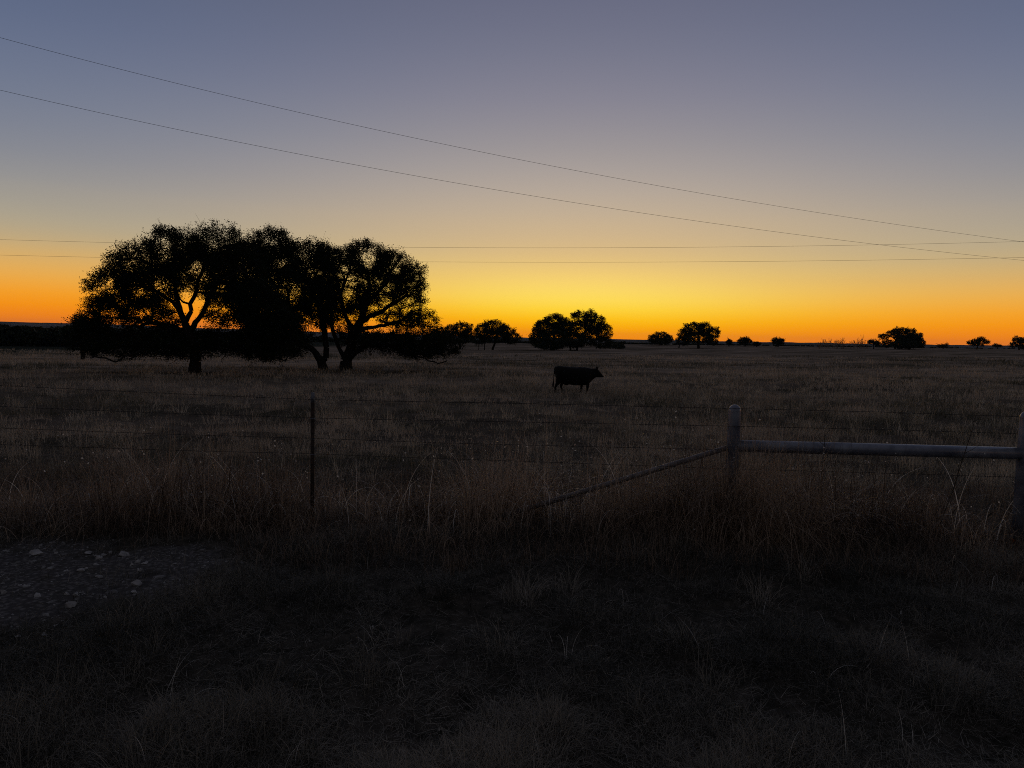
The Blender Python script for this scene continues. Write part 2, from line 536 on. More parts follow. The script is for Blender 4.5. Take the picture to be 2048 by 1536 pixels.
def prim_tree(guides, pts, bf=.35):
    """guides: list of (pos, parent index). returns nodes, parent"""
    pos = [np.asarray(g[0], float) for g in guides]; par = [g[1] for g in guides]
    plen = []
    for i, (p, q_) in enumerate(zip(pos, par)):
        plen.append(0 if q_ < 0 else plen[q_] + np.linalg.norm(p - pos[q_]) * .5)
    U = np.asarray(pts, float); n = len(U)
    best = np.full(n, 1e9); bp = np.zeros(n, int)
    up_pen = 0.0
    for i in range(1, len(pos)):                       # branches start above the trunk foot
        d = np.linalg.norm(U - pos[i], axis=1) + bf * plen[i]
        k = d < best; best[k] = d[k]; bp[k] = i
    done = np.zeros(n, bool)
    for _ in range(n):
        j = int(np.argmin(np.where(done, 1e18, best)))
        done[j] = True
        pi = bp[j]
        ds = np.linalg.norm(U[j] - pos[pi])
        pos.append(U[j]); par.append(int(pi)); plen.append(plen[pi] + ds)
        me = len(pos) - 1
        d = np.linalg.norm(U - U[j], axis=1) + bf * plen[me]
        k = (~done) & (d < best); best[k] = d[k]; bp[k] = me
    return np.array(pos), np.array(par)


def wood_mesh(pos, par, r_base, r_tip, guides_n, sides=6, expo=2.02, wob=.05, seed=0, root_r=None):
    r = np.random.default_rng(seed)
    n = len(pos)
    cnt = np.zeros(n); child = np.zeros(n, int)
    for i in range(n - 1, -1, -1):
        if cnt[i] == 0: cnt[i] = 1
        if par[i] >= 0: cnt[par[i]] += cnt[i]
    rad = (cnt / cnt[0]) ** (1 / expo) * r_base
    rad = np.maximum(rad, r_tip)
    rad[0] = r_base * 1.35
    rad[1:guides_n] = np.maximum(rad[1:guides_n], min(.042, r_base * .22))
    mb = MB()
    for i in range(n):
        p = par[i]
        if p < 0: continue
        a, b = pos[p], pos[i]
        L = np.linalg.norm(b - a)
        if L < 1e-4: continue
        ra = min(rad[p], rad[i] * 1.35 + .004); rb = rad[i]
        k = 3 if L < 1 else 5
        tt = np.linspace(0, 1, k)
        pts = a[None] + (b - a)[None] * tt[:, None]
        w = r.normal(size=(k, 3)) * wob * L; w[0] = 0; w[-1] = 0
        if rb > .08: w *= .5
        pts = pts + w
        sd_ = 8 if rb > .12 else (5 if rb > .03 else 4)
        if sd_ == 5: sd_ = 6
        mb.tube(pts, ra + (rb - ra) * tt, sd_, cap=False)
    return mb


def lobe_points(lobes, n, depth, seed, flat=1.0, shell=.4):
    """lobes: (cx, cy, rx, ry[, dz_m]) in photo pixels, at this depth"""
    r = np.random.default_rng(seed)
    w = np.array([l[2] * l[3] * math.sqrt(l[2] * l[3]) for l in lobes]); w = w ** .75; w /= w.sum()
    out = []
    sc = depth / F
    for l, k in zip(lobes, (w * n).round().astype(int) + 1):
        off = l[4] if len(l) > 4 else r.uniform(-1, 1) * l[2] * sc * .6
        d = r.normal(size=(k, 3)); d /= np.linalg.norm(d, axis=1)[:, None]
        rad = r.uniform(0, 1, k) ** (1 / 3.0) * (1 - shell) + shell * r.uniform(.75, 1.0, k)
        d = d * rad[:, None]
        c = P(l[0], l[1], depth)
        q_ = c[None] + d * np.array([l[2] * sc, min(l[2], 130) * sc * .9, l[3] * sc]) + np.array([0, off, 0])
        # keep the picture position when moved in depth
        s = q_[:, 1] / depth
        q_[:, 0] *= s; q_[:, 2] = EYE + (q_[:, 2] - EYE) * s
        out.append(q_)
    return np.vstack(out)


TREE_NO = [0]


def oak(base_px, lobes, trunks, r_trunk, n_nodes, n_leaves, leaf, label, name='live_oak', group=None, sigma=.28,
        depth=None, cut=None, bare=None, mleaf=None, bf=.3, fill=.12, leaf_skip=()):
    TREE_NO[0] += 1; sd_ = TREE_NO[0] * 17
    r = np.random.default_rng(sd_)
    b = hit(*base_px) if depth is None else on_ground(base_px[0], depth)
    D = b[1]
    guides = []
    stems = []
    idx = {}
    for tr in trunks:                                 # each: list of (px, py[, key]) ; first may refer to earlier key
        last = -1
        for k, p in enumerate(tr):
            if isinstance(p, str):
                last = idx[p]; continue
            pos = P(p[0], p[1], D)
            if last == -1:
                # base of a stem: put it on the ground
                pos = np.array([pos[0], D, float(gz(pos[0], D)) - .15])
                if guides:
                    last = 0
            else:
                pos[1] += (p[3] if len(p) > 3 else 0)
                s = pos[1] / D
                pos[0] *= s; pos[2] = EYE + (pos[2] - EYE) * s
            guides.append((pos, last)); last = len(guides) - 1
            if len(p) > 2 and p[2]: idx[p[2]] = last
    pts = lobe_points(lobes, n_nodes, D, sd_)
    gzp = gz(pts[:, 0], pts[:, 1])
    pts[:, 2] = np.maximum(pts[:, 2], gzp + .25 + r.uniform(0, .3, len(pts)))
    pos, par = prim_tree(guides, pts, bf)
    root = empty(name, (b[0], b[1], b[2]))
    tag(root, label, 'tree', group)
    mb = wood_mesh(pos, par, r_trunk, .010 if D < 80 else .025, len(guides), seed=sd_)
    # fine twigs at the nodes
    ng = len(guides)
    N = pos[ng:]
    isleafy = np.ones(len(N), bool)
    cen = N.mean(0)
    ntw = int(len(N) * (4 if D < 80 else 1))
    src = N[r.integers(0, len(N), ntw)]
    out = src - (cen - np.array([0, 0, 1.0])); out /= np.linalg.norm(out, axis=1)[:, None] + 1e-9
    dirs = out * .8 + r.normal(size=out.shape) * .6
    dirs /= np.linalg.norm(dirs, axis=1)[:, None]
    tl = sigma * r.uniform(.9, 2.2, ntw) * np.where(r.uniform(size=ntw) < .12, 1.8, 1)
    tip = src + dirs * tl[:, None]
    rt = .006 if D < 80 else .02
    for a, c in zip(src, tip):
        mid = (a + c) / 2 + r.normal(size=3) * sigma * .15
        mb.tube([a, mid, c], [rt, rt * .8, rt * .4], 4, cap=False)
    mb.build('trunk', M_BARK, root, smooth=True, origin=b)
    # leaves: tight clumps round the nodes and along the twigs
    wt = r.gamma(1.1, 1.0, len(N)); wt /= wt.sum()
    n1 = int(n_leaves * .6)
    ci = r.choice(len(N), n1, p=wt)
    C1 = N[ci] + np.clip(r.normal(size=(n1, 3)), -1.7, 1.7) * sigma * np.array([1, 1, .8])
    wt2 = r.gamma(1.5, 1.0, ntw); wt2 /= wt2.sum()
    n2 = n_leaves - n1
    ti = r.choice(ntw, n2, p=wt2)
    f = r.uniform(.3, 1.1, n2)[:, None]
    C2 = src[ti] + (tip[ti] - src[ti]) * f + r.normal(size=(n2, 3)) * sigma * .32
    C = np.vstack([C1, C2])
    nf = int(n_leaves * fill)
    if nf:                                            # leafy shoots right through the crown
        cs = lobe_points(lobes, nf // 14, D, sd_ + 5, shell=.35)
        C3 = np.repeat(cs, 14, 0); C3 = C3 + r.normal(size=C3.shape) * sigma * .45
        C = np.vstack([C, C3])
    C[:, 2] = np.maximum(C[:, 2], gz(C[:, 0], C[:, 1]) + .12)
    for (hx, hy, hr, hry, keep) in leaf_skip:       # real openings in the crown round the limbs
        c = P(hx, hy, D)
        d = np.hypot((C[:, 0] * D / C[:, 1] - c[0]) / (hr * D / F), ((C[:, 2] - EYE) * D / C[:, 1] + EYE - c[2]) / (hry * D / F))
        C = C[(d > 1 + .25 * r.normal(size=len(C))) | (r.uniform(size=len(C)) < keep)]
    V, Fq = leaf_quads(C, leaf, seed=sd_ + 1)
    cl = np.repeat(np.clip(.5 + .35 * r.normal(size=len(C)), 0, 1), 4)
    mesh_np('crown', V - b, Fq, mleaf or (M_LEAF if D < 80 else M_FARLEAF), root, attrs={'tint': cl})
    return root, D


# the three big oaks
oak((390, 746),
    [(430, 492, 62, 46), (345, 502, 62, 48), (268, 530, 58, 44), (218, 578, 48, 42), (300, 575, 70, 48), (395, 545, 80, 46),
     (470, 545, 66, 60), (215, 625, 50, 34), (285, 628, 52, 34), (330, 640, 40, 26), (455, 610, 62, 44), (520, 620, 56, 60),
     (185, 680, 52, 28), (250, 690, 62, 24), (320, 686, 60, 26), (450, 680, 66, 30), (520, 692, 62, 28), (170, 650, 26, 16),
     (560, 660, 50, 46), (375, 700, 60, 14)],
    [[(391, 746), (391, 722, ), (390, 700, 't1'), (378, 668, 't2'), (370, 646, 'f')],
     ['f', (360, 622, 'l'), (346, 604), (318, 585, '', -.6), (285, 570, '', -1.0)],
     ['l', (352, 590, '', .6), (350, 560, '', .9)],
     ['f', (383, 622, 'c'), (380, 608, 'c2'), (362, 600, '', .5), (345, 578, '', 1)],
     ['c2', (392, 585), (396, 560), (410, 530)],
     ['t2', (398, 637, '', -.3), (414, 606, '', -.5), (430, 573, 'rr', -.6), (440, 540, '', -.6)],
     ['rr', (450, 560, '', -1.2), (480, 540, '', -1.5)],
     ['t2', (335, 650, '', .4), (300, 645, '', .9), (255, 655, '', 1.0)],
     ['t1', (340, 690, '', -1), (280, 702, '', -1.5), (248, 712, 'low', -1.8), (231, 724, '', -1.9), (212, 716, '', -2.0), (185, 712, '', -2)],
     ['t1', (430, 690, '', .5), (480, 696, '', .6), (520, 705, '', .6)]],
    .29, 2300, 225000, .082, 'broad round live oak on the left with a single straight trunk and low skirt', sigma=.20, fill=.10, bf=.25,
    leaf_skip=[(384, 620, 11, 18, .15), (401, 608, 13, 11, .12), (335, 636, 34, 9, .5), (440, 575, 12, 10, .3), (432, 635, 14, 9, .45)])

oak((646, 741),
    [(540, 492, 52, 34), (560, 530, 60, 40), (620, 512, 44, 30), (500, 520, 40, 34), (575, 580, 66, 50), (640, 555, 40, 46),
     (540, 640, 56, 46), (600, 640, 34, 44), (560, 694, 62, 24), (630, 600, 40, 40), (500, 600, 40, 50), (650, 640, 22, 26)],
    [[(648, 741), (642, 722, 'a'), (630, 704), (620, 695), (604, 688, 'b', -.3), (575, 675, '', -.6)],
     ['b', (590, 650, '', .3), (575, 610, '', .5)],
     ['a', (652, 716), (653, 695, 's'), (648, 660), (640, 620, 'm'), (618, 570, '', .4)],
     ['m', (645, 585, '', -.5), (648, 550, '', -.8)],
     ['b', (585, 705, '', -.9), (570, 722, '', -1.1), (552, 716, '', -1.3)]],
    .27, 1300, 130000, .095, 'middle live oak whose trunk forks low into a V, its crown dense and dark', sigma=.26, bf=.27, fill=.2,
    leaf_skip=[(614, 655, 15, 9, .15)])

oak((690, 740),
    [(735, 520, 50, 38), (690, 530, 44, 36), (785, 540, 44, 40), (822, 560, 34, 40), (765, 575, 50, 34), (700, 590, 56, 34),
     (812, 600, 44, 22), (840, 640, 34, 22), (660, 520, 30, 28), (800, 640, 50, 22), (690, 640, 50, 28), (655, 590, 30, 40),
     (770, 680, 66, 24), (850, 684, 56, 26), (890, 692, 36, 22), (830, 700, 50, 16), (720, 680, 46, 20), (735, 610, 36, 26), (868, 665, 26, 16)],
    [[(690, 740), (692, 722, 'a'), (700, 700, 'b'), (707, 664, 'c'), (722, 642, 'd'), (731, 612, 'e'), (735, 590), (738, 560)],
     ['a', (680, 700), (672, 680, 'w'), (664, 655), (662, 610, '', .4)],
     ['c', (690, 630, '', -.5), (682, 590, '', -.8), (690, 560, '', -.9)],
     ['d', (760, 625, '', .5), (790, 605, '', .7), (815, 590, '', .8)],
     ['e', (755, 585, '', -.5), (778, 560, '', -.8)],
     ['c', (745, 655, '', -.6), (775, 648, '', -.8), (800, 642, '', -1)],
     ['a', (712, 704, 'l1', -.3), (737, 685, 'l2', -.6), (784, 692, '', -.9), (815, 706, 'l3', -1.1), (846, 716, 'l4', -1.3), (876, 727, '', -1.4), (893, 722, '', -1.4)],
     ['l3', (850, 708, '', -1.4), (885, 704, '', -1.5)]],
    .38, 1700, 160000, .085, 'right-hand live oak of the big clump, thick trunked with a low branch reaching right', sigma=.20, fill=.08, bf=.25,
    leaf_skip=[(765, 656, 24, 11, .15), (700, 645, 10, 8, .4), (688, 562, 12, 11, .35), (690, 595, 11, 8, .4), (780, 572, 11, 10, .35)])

# small oak peeping out at the left of the clump
oak((165, 700), [(158, 640, 14, 16), (172, 655, 22, 18), (160, 672, 28, 18), (195, 655, 22, 18)],
    [[(165, 700), (165, 680), (164, 660)]], .14, 90, 9000, .12, 'small tree just left of the big oak clump, behind its skirt',
    depth=62, sigma=.25)

FG = 'small oaks standing far across the pasture'


def far_oak(bpx, bpy_, lobes, trunks, rt, n, nl, label, leaf=.26, sigma=.42, depth=None):
    return oak((bpx, bpy_), lobes, trunks, rt, n, int(nl * 1.5), leaf, label, group=FG, sigma=sigma, depth=depth, bf=.35, fill=1.9)


far_oak(917, 698, [(905, 662, 16, 14), (925, 658, 20, 14), (915, 675, 28, 12), (935, 672, 16, 14), (893, 672, 14, 12)],
        [[(920, 698), (920, 682), (918, 668)]], .3, 110, 4800, 'far oak half hidden behind the big clump, nearest its right edge')
far_oak(985, 700, [(988, 655, 26, 16), (968, 662, 22, 16), (1010, 664, 22, 14), (1025, 676, 18, 12), (958, 678, 20, 10), (995, 674, 30, 12)],
        [[(985, 700), (989, 684), (992, 668)], [(969, 700), (970, 684), (968, 668)], [(957, 698), (960, 682), (965, 672)]],
        .26, 150, 6200, 'far spreading oak with three leaning trunks left of the dark pair')
far_oak(1105, 701, [(1112, 645, 26, 18), (1088, 658, 24, 18), (1130, 656, 20, 20), (1078, 676, 22, 18), (1110, 676, 34, 18), (1100, 690, 34, 9)],
        [[(1105, 701), (1106, 685), (1108, 665)]], .34, 170, 10500, 'dense dark oak at the left of the tallest far pair')
far_oak(1143, 701, [(1160, 636, 20, 14), (1180, 634, 16, 13), (1190, 650, 24, 20), (1165, 660, 30, 20), (1208, 664, 18, 18), (1150, 680, 32, 16), (1200, 683, 26, 14)],
        [[(1140, 701), (1142, 685), (1150, 660)], [(1153, 701), (1156, 685), (1172, 660)]], .32, 180, 9200,
        'two-trunked oak at the right of the tallest far pair')
far_oak(1322, 691, [(1322, 672, 17, 9), (1308, 678, 12, 8), (1336, 678, 12, 8), (1322, 683, 22, 6)],
        [[(1322, 691), (1322, 682), (1322, 674)]], .25, 70, 3600, 'low dome-shaped far oak left of the round lone one', leaf=.32)
far_oak(1396, 697, [(1390, 658, 24, 13), (1410, 658, 18, 13), (1370, 668, 16, 14), (1426, 668, 14, 14), (1396, 676, 34, 12), (1366, 682, 14, 8), (1424, 684, 14, 7)],
        [[(1396, 697), (1397, 684), (1397, 668)]], .36, 150, 6600, 'round lone far oak to the right of the low dome-shaped one', leaf=.32)
far_oak(1490, 693, [(1490, 679, 11, 5), (1481, 683, 6, 4), (1499, 682, 5, 4), (1490, 686, 9, 4)],
        [[(1490, 693), (1490, 686), (1490, 681)]], .22, 45, 1100, 'first of two tiny round trees on the skyline', leaf=.34)
far_oak(1555, 694, [(1550, 680, 6, 5), (1561, 682, 7, 5), (1556, 686, 12, 4)],
        [[(1556, 694), (1556, 687), (1556, 682)]], .22, 45, 1000, 'second tiny round tree on the skyline, left of the bare brush', leaf=.34)
far_oak(1458, 693, [(1458, 684, 6, 5)], [[(1458, 693), (1458, 687)]], .18, 22, 420, 'tiny bush just left of the first tiny skyline tree', leaf=.32)
far_oak(1513, 694, [(1513, 688, 8, 3)], [[(1513, 694), (1513, 690)]], .14, 22, 420, 'low shrub between the two tiny skyline trees', leaf=.32)
far_oak(1806, 698, [(1802, 662, 20, 7), (1785, 668, 16, 7), (1820, 664, 12, 7), (1768, 674, 11, 6), (1836, 674, 10, 8), (1775, 686, 12, 8), (1800, 676, 14, 8)],
        [[(1790, 698), (1792, 684), (1798, 668)], [(1812, 698), (1814, 684), (1808, 668)]], .32, 130, 4400,
        'open-crowned far oak with a dense bush in front of it', leaf=.3)
far_oak(1818, 699, [(1820, 680, 26, 12), (1812, 688, 32, 9), (1826, 673, 14, 7), (1838, 686, 14, 10)],
        [[(1818, 699), (1818, 690), (1820, 680)]], .25, 100, 7000, 'dense black bush in front of the open-crowned far oak', leaf=.3)
far_oak(1745, 698, [(1742, 684, 6, 4), (1754, 687, 7, 5)], [[(1748, 698), (1747, 688)]], .16, 30, 700,
        'small shrub between the bare brush and the open-crowned oak', leaf=.3)
far_oak(1956, 699, [(1950, 682, 9, 4), (1962, 679, 9, 5), (1972, 684, 8, 4), (1940, 685, 7, 4), (1956, 688, 14, 4)],
        [[(1954, 699), (1955, 691), (1957, 682)]], .18, 70, 1500, 'open flat-topped small tree near the right edge', leaf=.3)
far_oak(1994, 698, [(1992, 691, 6, 3), (1999, 692, 5, 2)], [[(1995, 698), (1995, 693)]], .12, 22, 330,
        'lowest shrub right of the open flat-topped tree', leaf=.28)
far_oak(2040, 700, [(2036, 680, 12, 6), (2048, 683, 14, 7), (2028, 690, 9, 5), (2052, 692, 14, 6)],
        [[(2038, 700), (2038, 692), (2040, 682)]], .22, 80, 2300, 'far oak cut by the right edge of the view', leaf=.3)
far_oak(1886, 698, [(1882, 692, 10, 3), (1893, 690, 4, 4)], [[(1886, 698), (1886, 693)]], .12, 22, 330,
        'low scrub clump midway between the open-crowned oak and the flat-topped tree', leaf=.28)


# bare brush on the skyline
def bare_shrub(px, py, hpx, spread, label, sd_):
    r = np.random.default_rng(sd_)
    b = hit(px, py); D = b[1]
    k = D / F
    mb = MB()

    def grow(p, d, L, rad, lev):
        q_ = p + d * L
        m_ = (p + q_) / 2 + r.normal(size=3) * L * .05
        mb.tube([p, m_, q_], [rad, rad * .85, rad * .65], 4, cap=False)
        if lev == 0: return
        for _ in range(r.integers(2, 4)):
            nd = d + r.normal(size=3) * .42 + np.array([0, 0, .12]); nd /= np.linalg.norm(nd)
            grow(q_, nd, L * r.uniform(.55, .85), rad * .68, lev - 1)
    for _ in range(7):
        a = r.uniform(0, 2 * PI); s = r.uniform(.1, .75)
        d = np.array([math.cos(a) * s, math.sin(a) * s, 1.0]); d /= np.linalg.norm(d)
        grow(b + np.array([r.normal() * spread * k * .3, r.normal() * .5, -.1]), d, hpx * k * r.uniform(.28, .42), .075, 3)
    o = mb.build('bare_shrub', M_BARE, origin=b)
    o.location = b
    tag(o, label, 'shrub', 'bare brush on the skyline')


BL = ['leafless shrub at the left end of the bare brush on the skyline', 'second shrub from the left in the bare skyline brush',
      'third leafless shrub from the left in the skyline brush', 'middle leafless shrub of the bare skyline brush',
      'fifth leafless shrub from the left in the skyline brush', 'tallest, bushiest leafless shrub of the skyline brush',
      'leafless shrub at the right end of the bare skyline brush']
for i, (px, h) in enumerate([(1640, 15), (1656, 19), (1672, 18), (1688, 22), (1704, 21), (1717, 26), (1730, 18)]):
    bare_shrub(px, 697, h, 12, BL[i], 300 + i)


# ---------------------------------------------------------------- far woods (read as one mass)
def wood(name, label, cols, n, leaf, seed, size_px=7):
    """cols: list of (px, base_py or None, depth or None, top_py)"""
    r = np.random.default_rng(seed)
    xs = np.array([c[0] for c in cols], float)
    C = []; mb = MB()
    px = r.uniform(xs[0], xs[-1], n // 60)
    for x in px:
        D = np.interp(x, xs, [c[1] for c in cols]) * r.uniform(.94, 1.06)
        top = np.interp(x, xs, [c[2] for c in cols]) + (vnoise(np.array([x / 17.]), np.array([seed * 1.0]))[0] - .4) * size_px + r.uniform(0, 5)
        g = on_ground(x, D)
        tz = P(x, top, D)[2]
        h = max(tz - g[2], .6)
        k = 60
        d = r.normal(size=(k, 3)); d /= np.linalg.norm(d, axis=1)[:, None]
        d *= r.uniform(.5, 1, k)[:, None] ** .5
        w = max(h * .42, .8)
        C.append(g + np.array([0, 0, h * .55]) + d * np.array([w, w, h * .5]))
        mb.tube([g - [0, 0, .2], g + [0, 0, h * .3], g + [r.normal() * .3, 0, h * .7]], [.14, .11, .05], 4, cap=False)
    C = np.vstack(C)
    V, Fq = leaf_quads(C, leaf, .7, seed)
    mb.add(V, Fq)
    o = mb.build(name, M_FARLEAF, attrs={'tint': np.concatenate([np.full(mb.n - len(V), .3), np.repeat(r.uniform(0, 1, len(C)), 4)])})
    tag(o, label, 'woodland', kind='stuff')


dl = hit(0, 691)[1]
wood('distant_wood', 'dark belt of woodland in the low ground beyond the left of the pasture',
     [(-160, dl, 650), (0, dl, 649), (60, dl, 651), (100, dl * 1.05, 658), (140, dl, 652), (260, dl, 660), (420, dl * 1.0, 664), (650, 300, 672), (900, 330, 680), (1060, 350, 685)],
     62000, 1.1, 51)
wood('distant_scrub', 'thin line of scrub along the far rim of the pasture',
     [(1220, 360, 682), (1300, 380, 685), (1500, 420, 688), (1620, 440, 692), (1760, 440, 690), (1900, 460, 695), (2100, 460, 697)],
     16000, .9, 52, size_px=3)
wood('brush_thicket', 'low dark brush at the right foot of the tallest far oaks',
     [(1215, 215, 680), (1232, 215, 681), (1246, 215, 688)], 2400, .35, 53, size_px=3)


# ---------------------------------------------------------------- grass
def blades(base, h, w, a0, curl, az_, segs, seed=0, twist=.3):
    """base (n,3); a0 lean at foot, curl total bending, az_ lean direction"""
    n = len(base)
    t = np.linspace(0, 1, segs + 1)
    ang = a0[:, None] + curl[:, None] * t[None, :] ** 1.3
    dl_ = h[:, None] / segs
    hz = np.concatenate([np.zeros((n, 1)), np.cumsum(np.sin(ang[:, :-1]) * dl_, 1)], 1)
    vz = np.concatenate([np.zeros((n, 1)), np.cumsum(np.cos(ang[:, :-1]) * dl_, 1)], 1)
    r = np.random.default_rng(seed)
    fa = az_ + r.uniform(-1, 1, n) * twist + PI / 2
    ww = w[:, None] * np.clip(1 - t[None, :] ** 1.6, .08, 1) * .5
    cx = base[:, 0:1] + np.cos(az_)[:, None] * hz; cy = base[:, 1:2] + np.sin(az_)[:, None] * hz; cz = base[:, 2:3] + vz
    dx = np.cos(fa)[:, None] * ww; dy = np.sin(fa)[:, None] * ww
    L_ = np.stack([cx - dx, cy - dy, cz], -1); R_ = np.stack([cx + dx, cy + dy, cz], -1)
    V = np.stack([L_, R_], 2).reshape(n, -1, 3)
    m_ = (segs + 1) * 2
    k = np.arange(segs)
    f = np.stack([2 * k, 2 * k + 1, 2 * k + 3, 2 * k + 2], -1)
    Fq = (np.arange(n)[:, None, None] * m_ + f[None]).reshape(-1, 4)
    return V.reshape(-1, 3), Fq, m_


def fan_points(n, d0, d1, half, seed, power=1.0):
    """points over a wedge in front, density falling with distance"""
    r = np.random.default_rng(seed)
    if power == 0:
        y = np.sqrt(r.uniform(d0 ** 2, d1 ** 2, n))
    else:
        y = d0 * (d1 / d0) ** r.uniform(0, 1, n) ** power
    x = r.uniform(-half, half, n) * (y + 1.0)
    return x, y


def grass(name, label, x, y, per, hh, ww, spread, mat, segs, seed, curl=(.3, 1.2), lean=.5, tint=None, hvar=.4, jit=.4):
    r = np.random.default_rng(seed)
    n0 = len(x)
    x = np.repeat(x, per); y = np.repeat(y, per)
    hh = np.repeat(np.broadcast_to(hh, (n0,)), per); ww = np.repeat(np.broadcast_to(ww, (n0,)), per)
    sp = np.repeat(np.broadcast_to(spread, (n0,)), per)
    tb = np.repeat(r.uniform(0, 1, n0) if tint is None else tint, per)
    n = len(x)
    ox = r.normal(size=n) * sp; oy = r.normal(size=n) * sp
    az_ = np.arctan2(oy, ox) + r.normal(size=n) * .8
    bx = x + ox; by = y + oy
    base = np.stack([bx, by, gz(bx, by) - .01], -1)
    h = hh * r.uniform(1 - hvar, 1 + hvar, n)
    a0 = np.abs(r.normal(size=n)) * lean * .5
    cu = r.uniform(curl[0], curl[1], n)
    V, Fq, m_ = blades(base, h, ww * r.uniform(.6, 1.3, n), a0, cu, az_, segs, seed)
    tn = np.clip(tb * .85 + r.uniform(0, 1, n) * jit - jit * .5 + .06, 0, 1)
    o = mesh_np(name, V, Fq, mat, attrs={'tint': np.repeat(tn, m_)})
    tag(o, label, 'grass', kind='stuff')
    return o


# roadside grass: low matted hummocks between the camera and the fence
def verge(x, y):
    return fnoise(x / .42, y / .42, 17, 2), fnoise(x * .9, y * .9, 31)


x, y = fan_points(23000, 1.7, 6.6, .95, 61, .8)
hum, pat = verge(x, y)
k = gravel_mask(x, y) < rng.uniform(.1, 1.05, len(x))
k &= hum + .35 * pat > rng.uniform(.22, .62, len(x))
x, y, hum, pat = x[k], y[k], hum[k], pat[k]
hn = .035 + .10 * np.clip((hum - .35) * 2.2, 0, 1) + .06 * np.clip(pat * 2 - 1, 0, 1)
grass('roadside_grass', 'short dull matted grass in hummocks covering the roadside verge', x, y, 13, hn, .0032, .042,
      M_ROAD_GRASS, 4, 71, curl=(.4, 2.8), lean=1.25, tint=np.clip(fnoise(x * .8, y * .8, 43) * 1.9 - .68 + rng.uniform(-.25, .25, len(x)), 0, 1), hvar=.6, jit=.6)
# bigger tussocks of longer arching grass
tx = rng.uniform(-4.6, 4.6, 75); ty = 2.3 + 3.6 * rng.uniform(0, 1, 75) ** .8
k = (np.abs(tx) < ty * .95) & (gravel_mask(tx, ty) < .5)
tx, ty = tx[k], ty[k]
grass('tussocks', 'longer arching grass tussocks scattered over the verge', tx, ty, 85, rng.uniform(.10, .22, len(tx)), .0032, .065,
      M_ROAD_GRASS, 6, 77, curl=(.5, 2.4), lean=.95, tint=rng.uniform(.2, .95, len(tx)), hvar=.5)
# dead leaves of grass lying flat
x, y = fan_points(9000, 1.8, 6.6, .95, 65, .8)
k = gravel_mask(x, y) < rng.uniform(.3, 1.2, len(x))
x, y = x[k], y[k]
n = len(x); r_ = np.random.default_rng(9)
x = np.repeat(x, 5) + r_.normal(size=n * 5) * .06; y = np.repeat(y, 5) + r_.normal(size=n * 5) * .06
n = len(x)
base = np.stack([x, y, gz(x, y) + r_.uniform(.002, .02, n)], -1)
V, Fq, m_ = blades(base, r_.uniform(.03, .12, n), r_.uniform(.002, .0045, n), r_.uniform(1.15, 1.6, n), r_.uniform(-.5, .4, n), r_.uniform(0, 2 * PI, n), 3, 9, twist=.8)
tag(mesh_np('dead_grass', V, Fq, M_ROAD_GRASS, attrs={'tint': np.repeat(np.clip(r_.normal(.42, .3, n), 0, 1), m_)}),
    'flattened dead grass and litter on the verge', 'grass', kind='stuff')
# a few odd stalks, bent and broken
x, y = fan_points(60, 2.3, 6.2, .9, 62, .9)
k = gravel_mask(x, y) < .4
x, y = x[k], y[k]
grass('stray_stalks', 'stray pale bent stalks on the verge', x, y, 2, .20, .0024, .05, M_PALE, 8, 72,
      curl=(.3, 3.6), lean=.9, tint=rng.uniform(.0, .6, len(x)), hvar=.6)

# weeds and tall dry grass along the fence
n = 6400
x = rng.uniform(-8.5, 8.5, n); y = 5.55 + rng.beta(2, 2.6, n) * 1.9
x[:420] = rng.normal(1.98, .42, 420); y[:420] = rng.uniform(5.75, 6.35, 420)
x[420:640] = rng.normal(.5, .5, 220); y[420:640] = rng.uniform(5.8, 6.4, 220)
x[640:720] = rng.normal(-1.72, .16, 80); y[640:720] = rng.uniform(5.8, 6.15, 80)
hw = fnoise(x * .8 + 4, y * .9, 77, 4)
bell = np.exp(-((y - 6.25) / .62) ** 2)
side = np.interp(x, [-9, -5, -4.0, -2.9, -1.9, -1.5, -.7, .2, 1.0, 2.0, 2.6, 3.3, 8], [.35, .4, .5, 1.0, .75, .5, .62, .95, .75, 1.15, .95, .72, .85])
hgt = (.14 + .95 * np.clip(hw * 1.9 - .5, 0, 1)) * (.3 + .7 * bell) * side
hgt[:420] = rng.uniform(.55, 1.05, 420) * np.exp(-((x[:420] - 1.98) / .75) ** 2)
hgt[420:640] = rng.uniform(.4, .85, 220)
hgt[640:720] = rng.uniform(.25, .5, 80)
hgt *= 1.08
keep = (gravel_mask(x, y) < .5) & (fnoise(x * 2.0, y * 2.0, 78, 2) > rng.uniform(.34, .60, n))
x, y, hgt = x[keep], y[keep], hgt[keep]
grass('fence_weeds', 'tangled tall reddish brown dry weeds along the fence line', x, y, 7, hgt, .0050, .045,
      M_WEED, 9, 73, curl=(-.3, 3.8), lean=.85, hvar=.6, tint=np.clip(fnoise(x * 1.3, y * 1.3, 91) * 1.8 - .62 + rng.uniform(-.3, .3, len(x)), 0, 1), jit=.7)
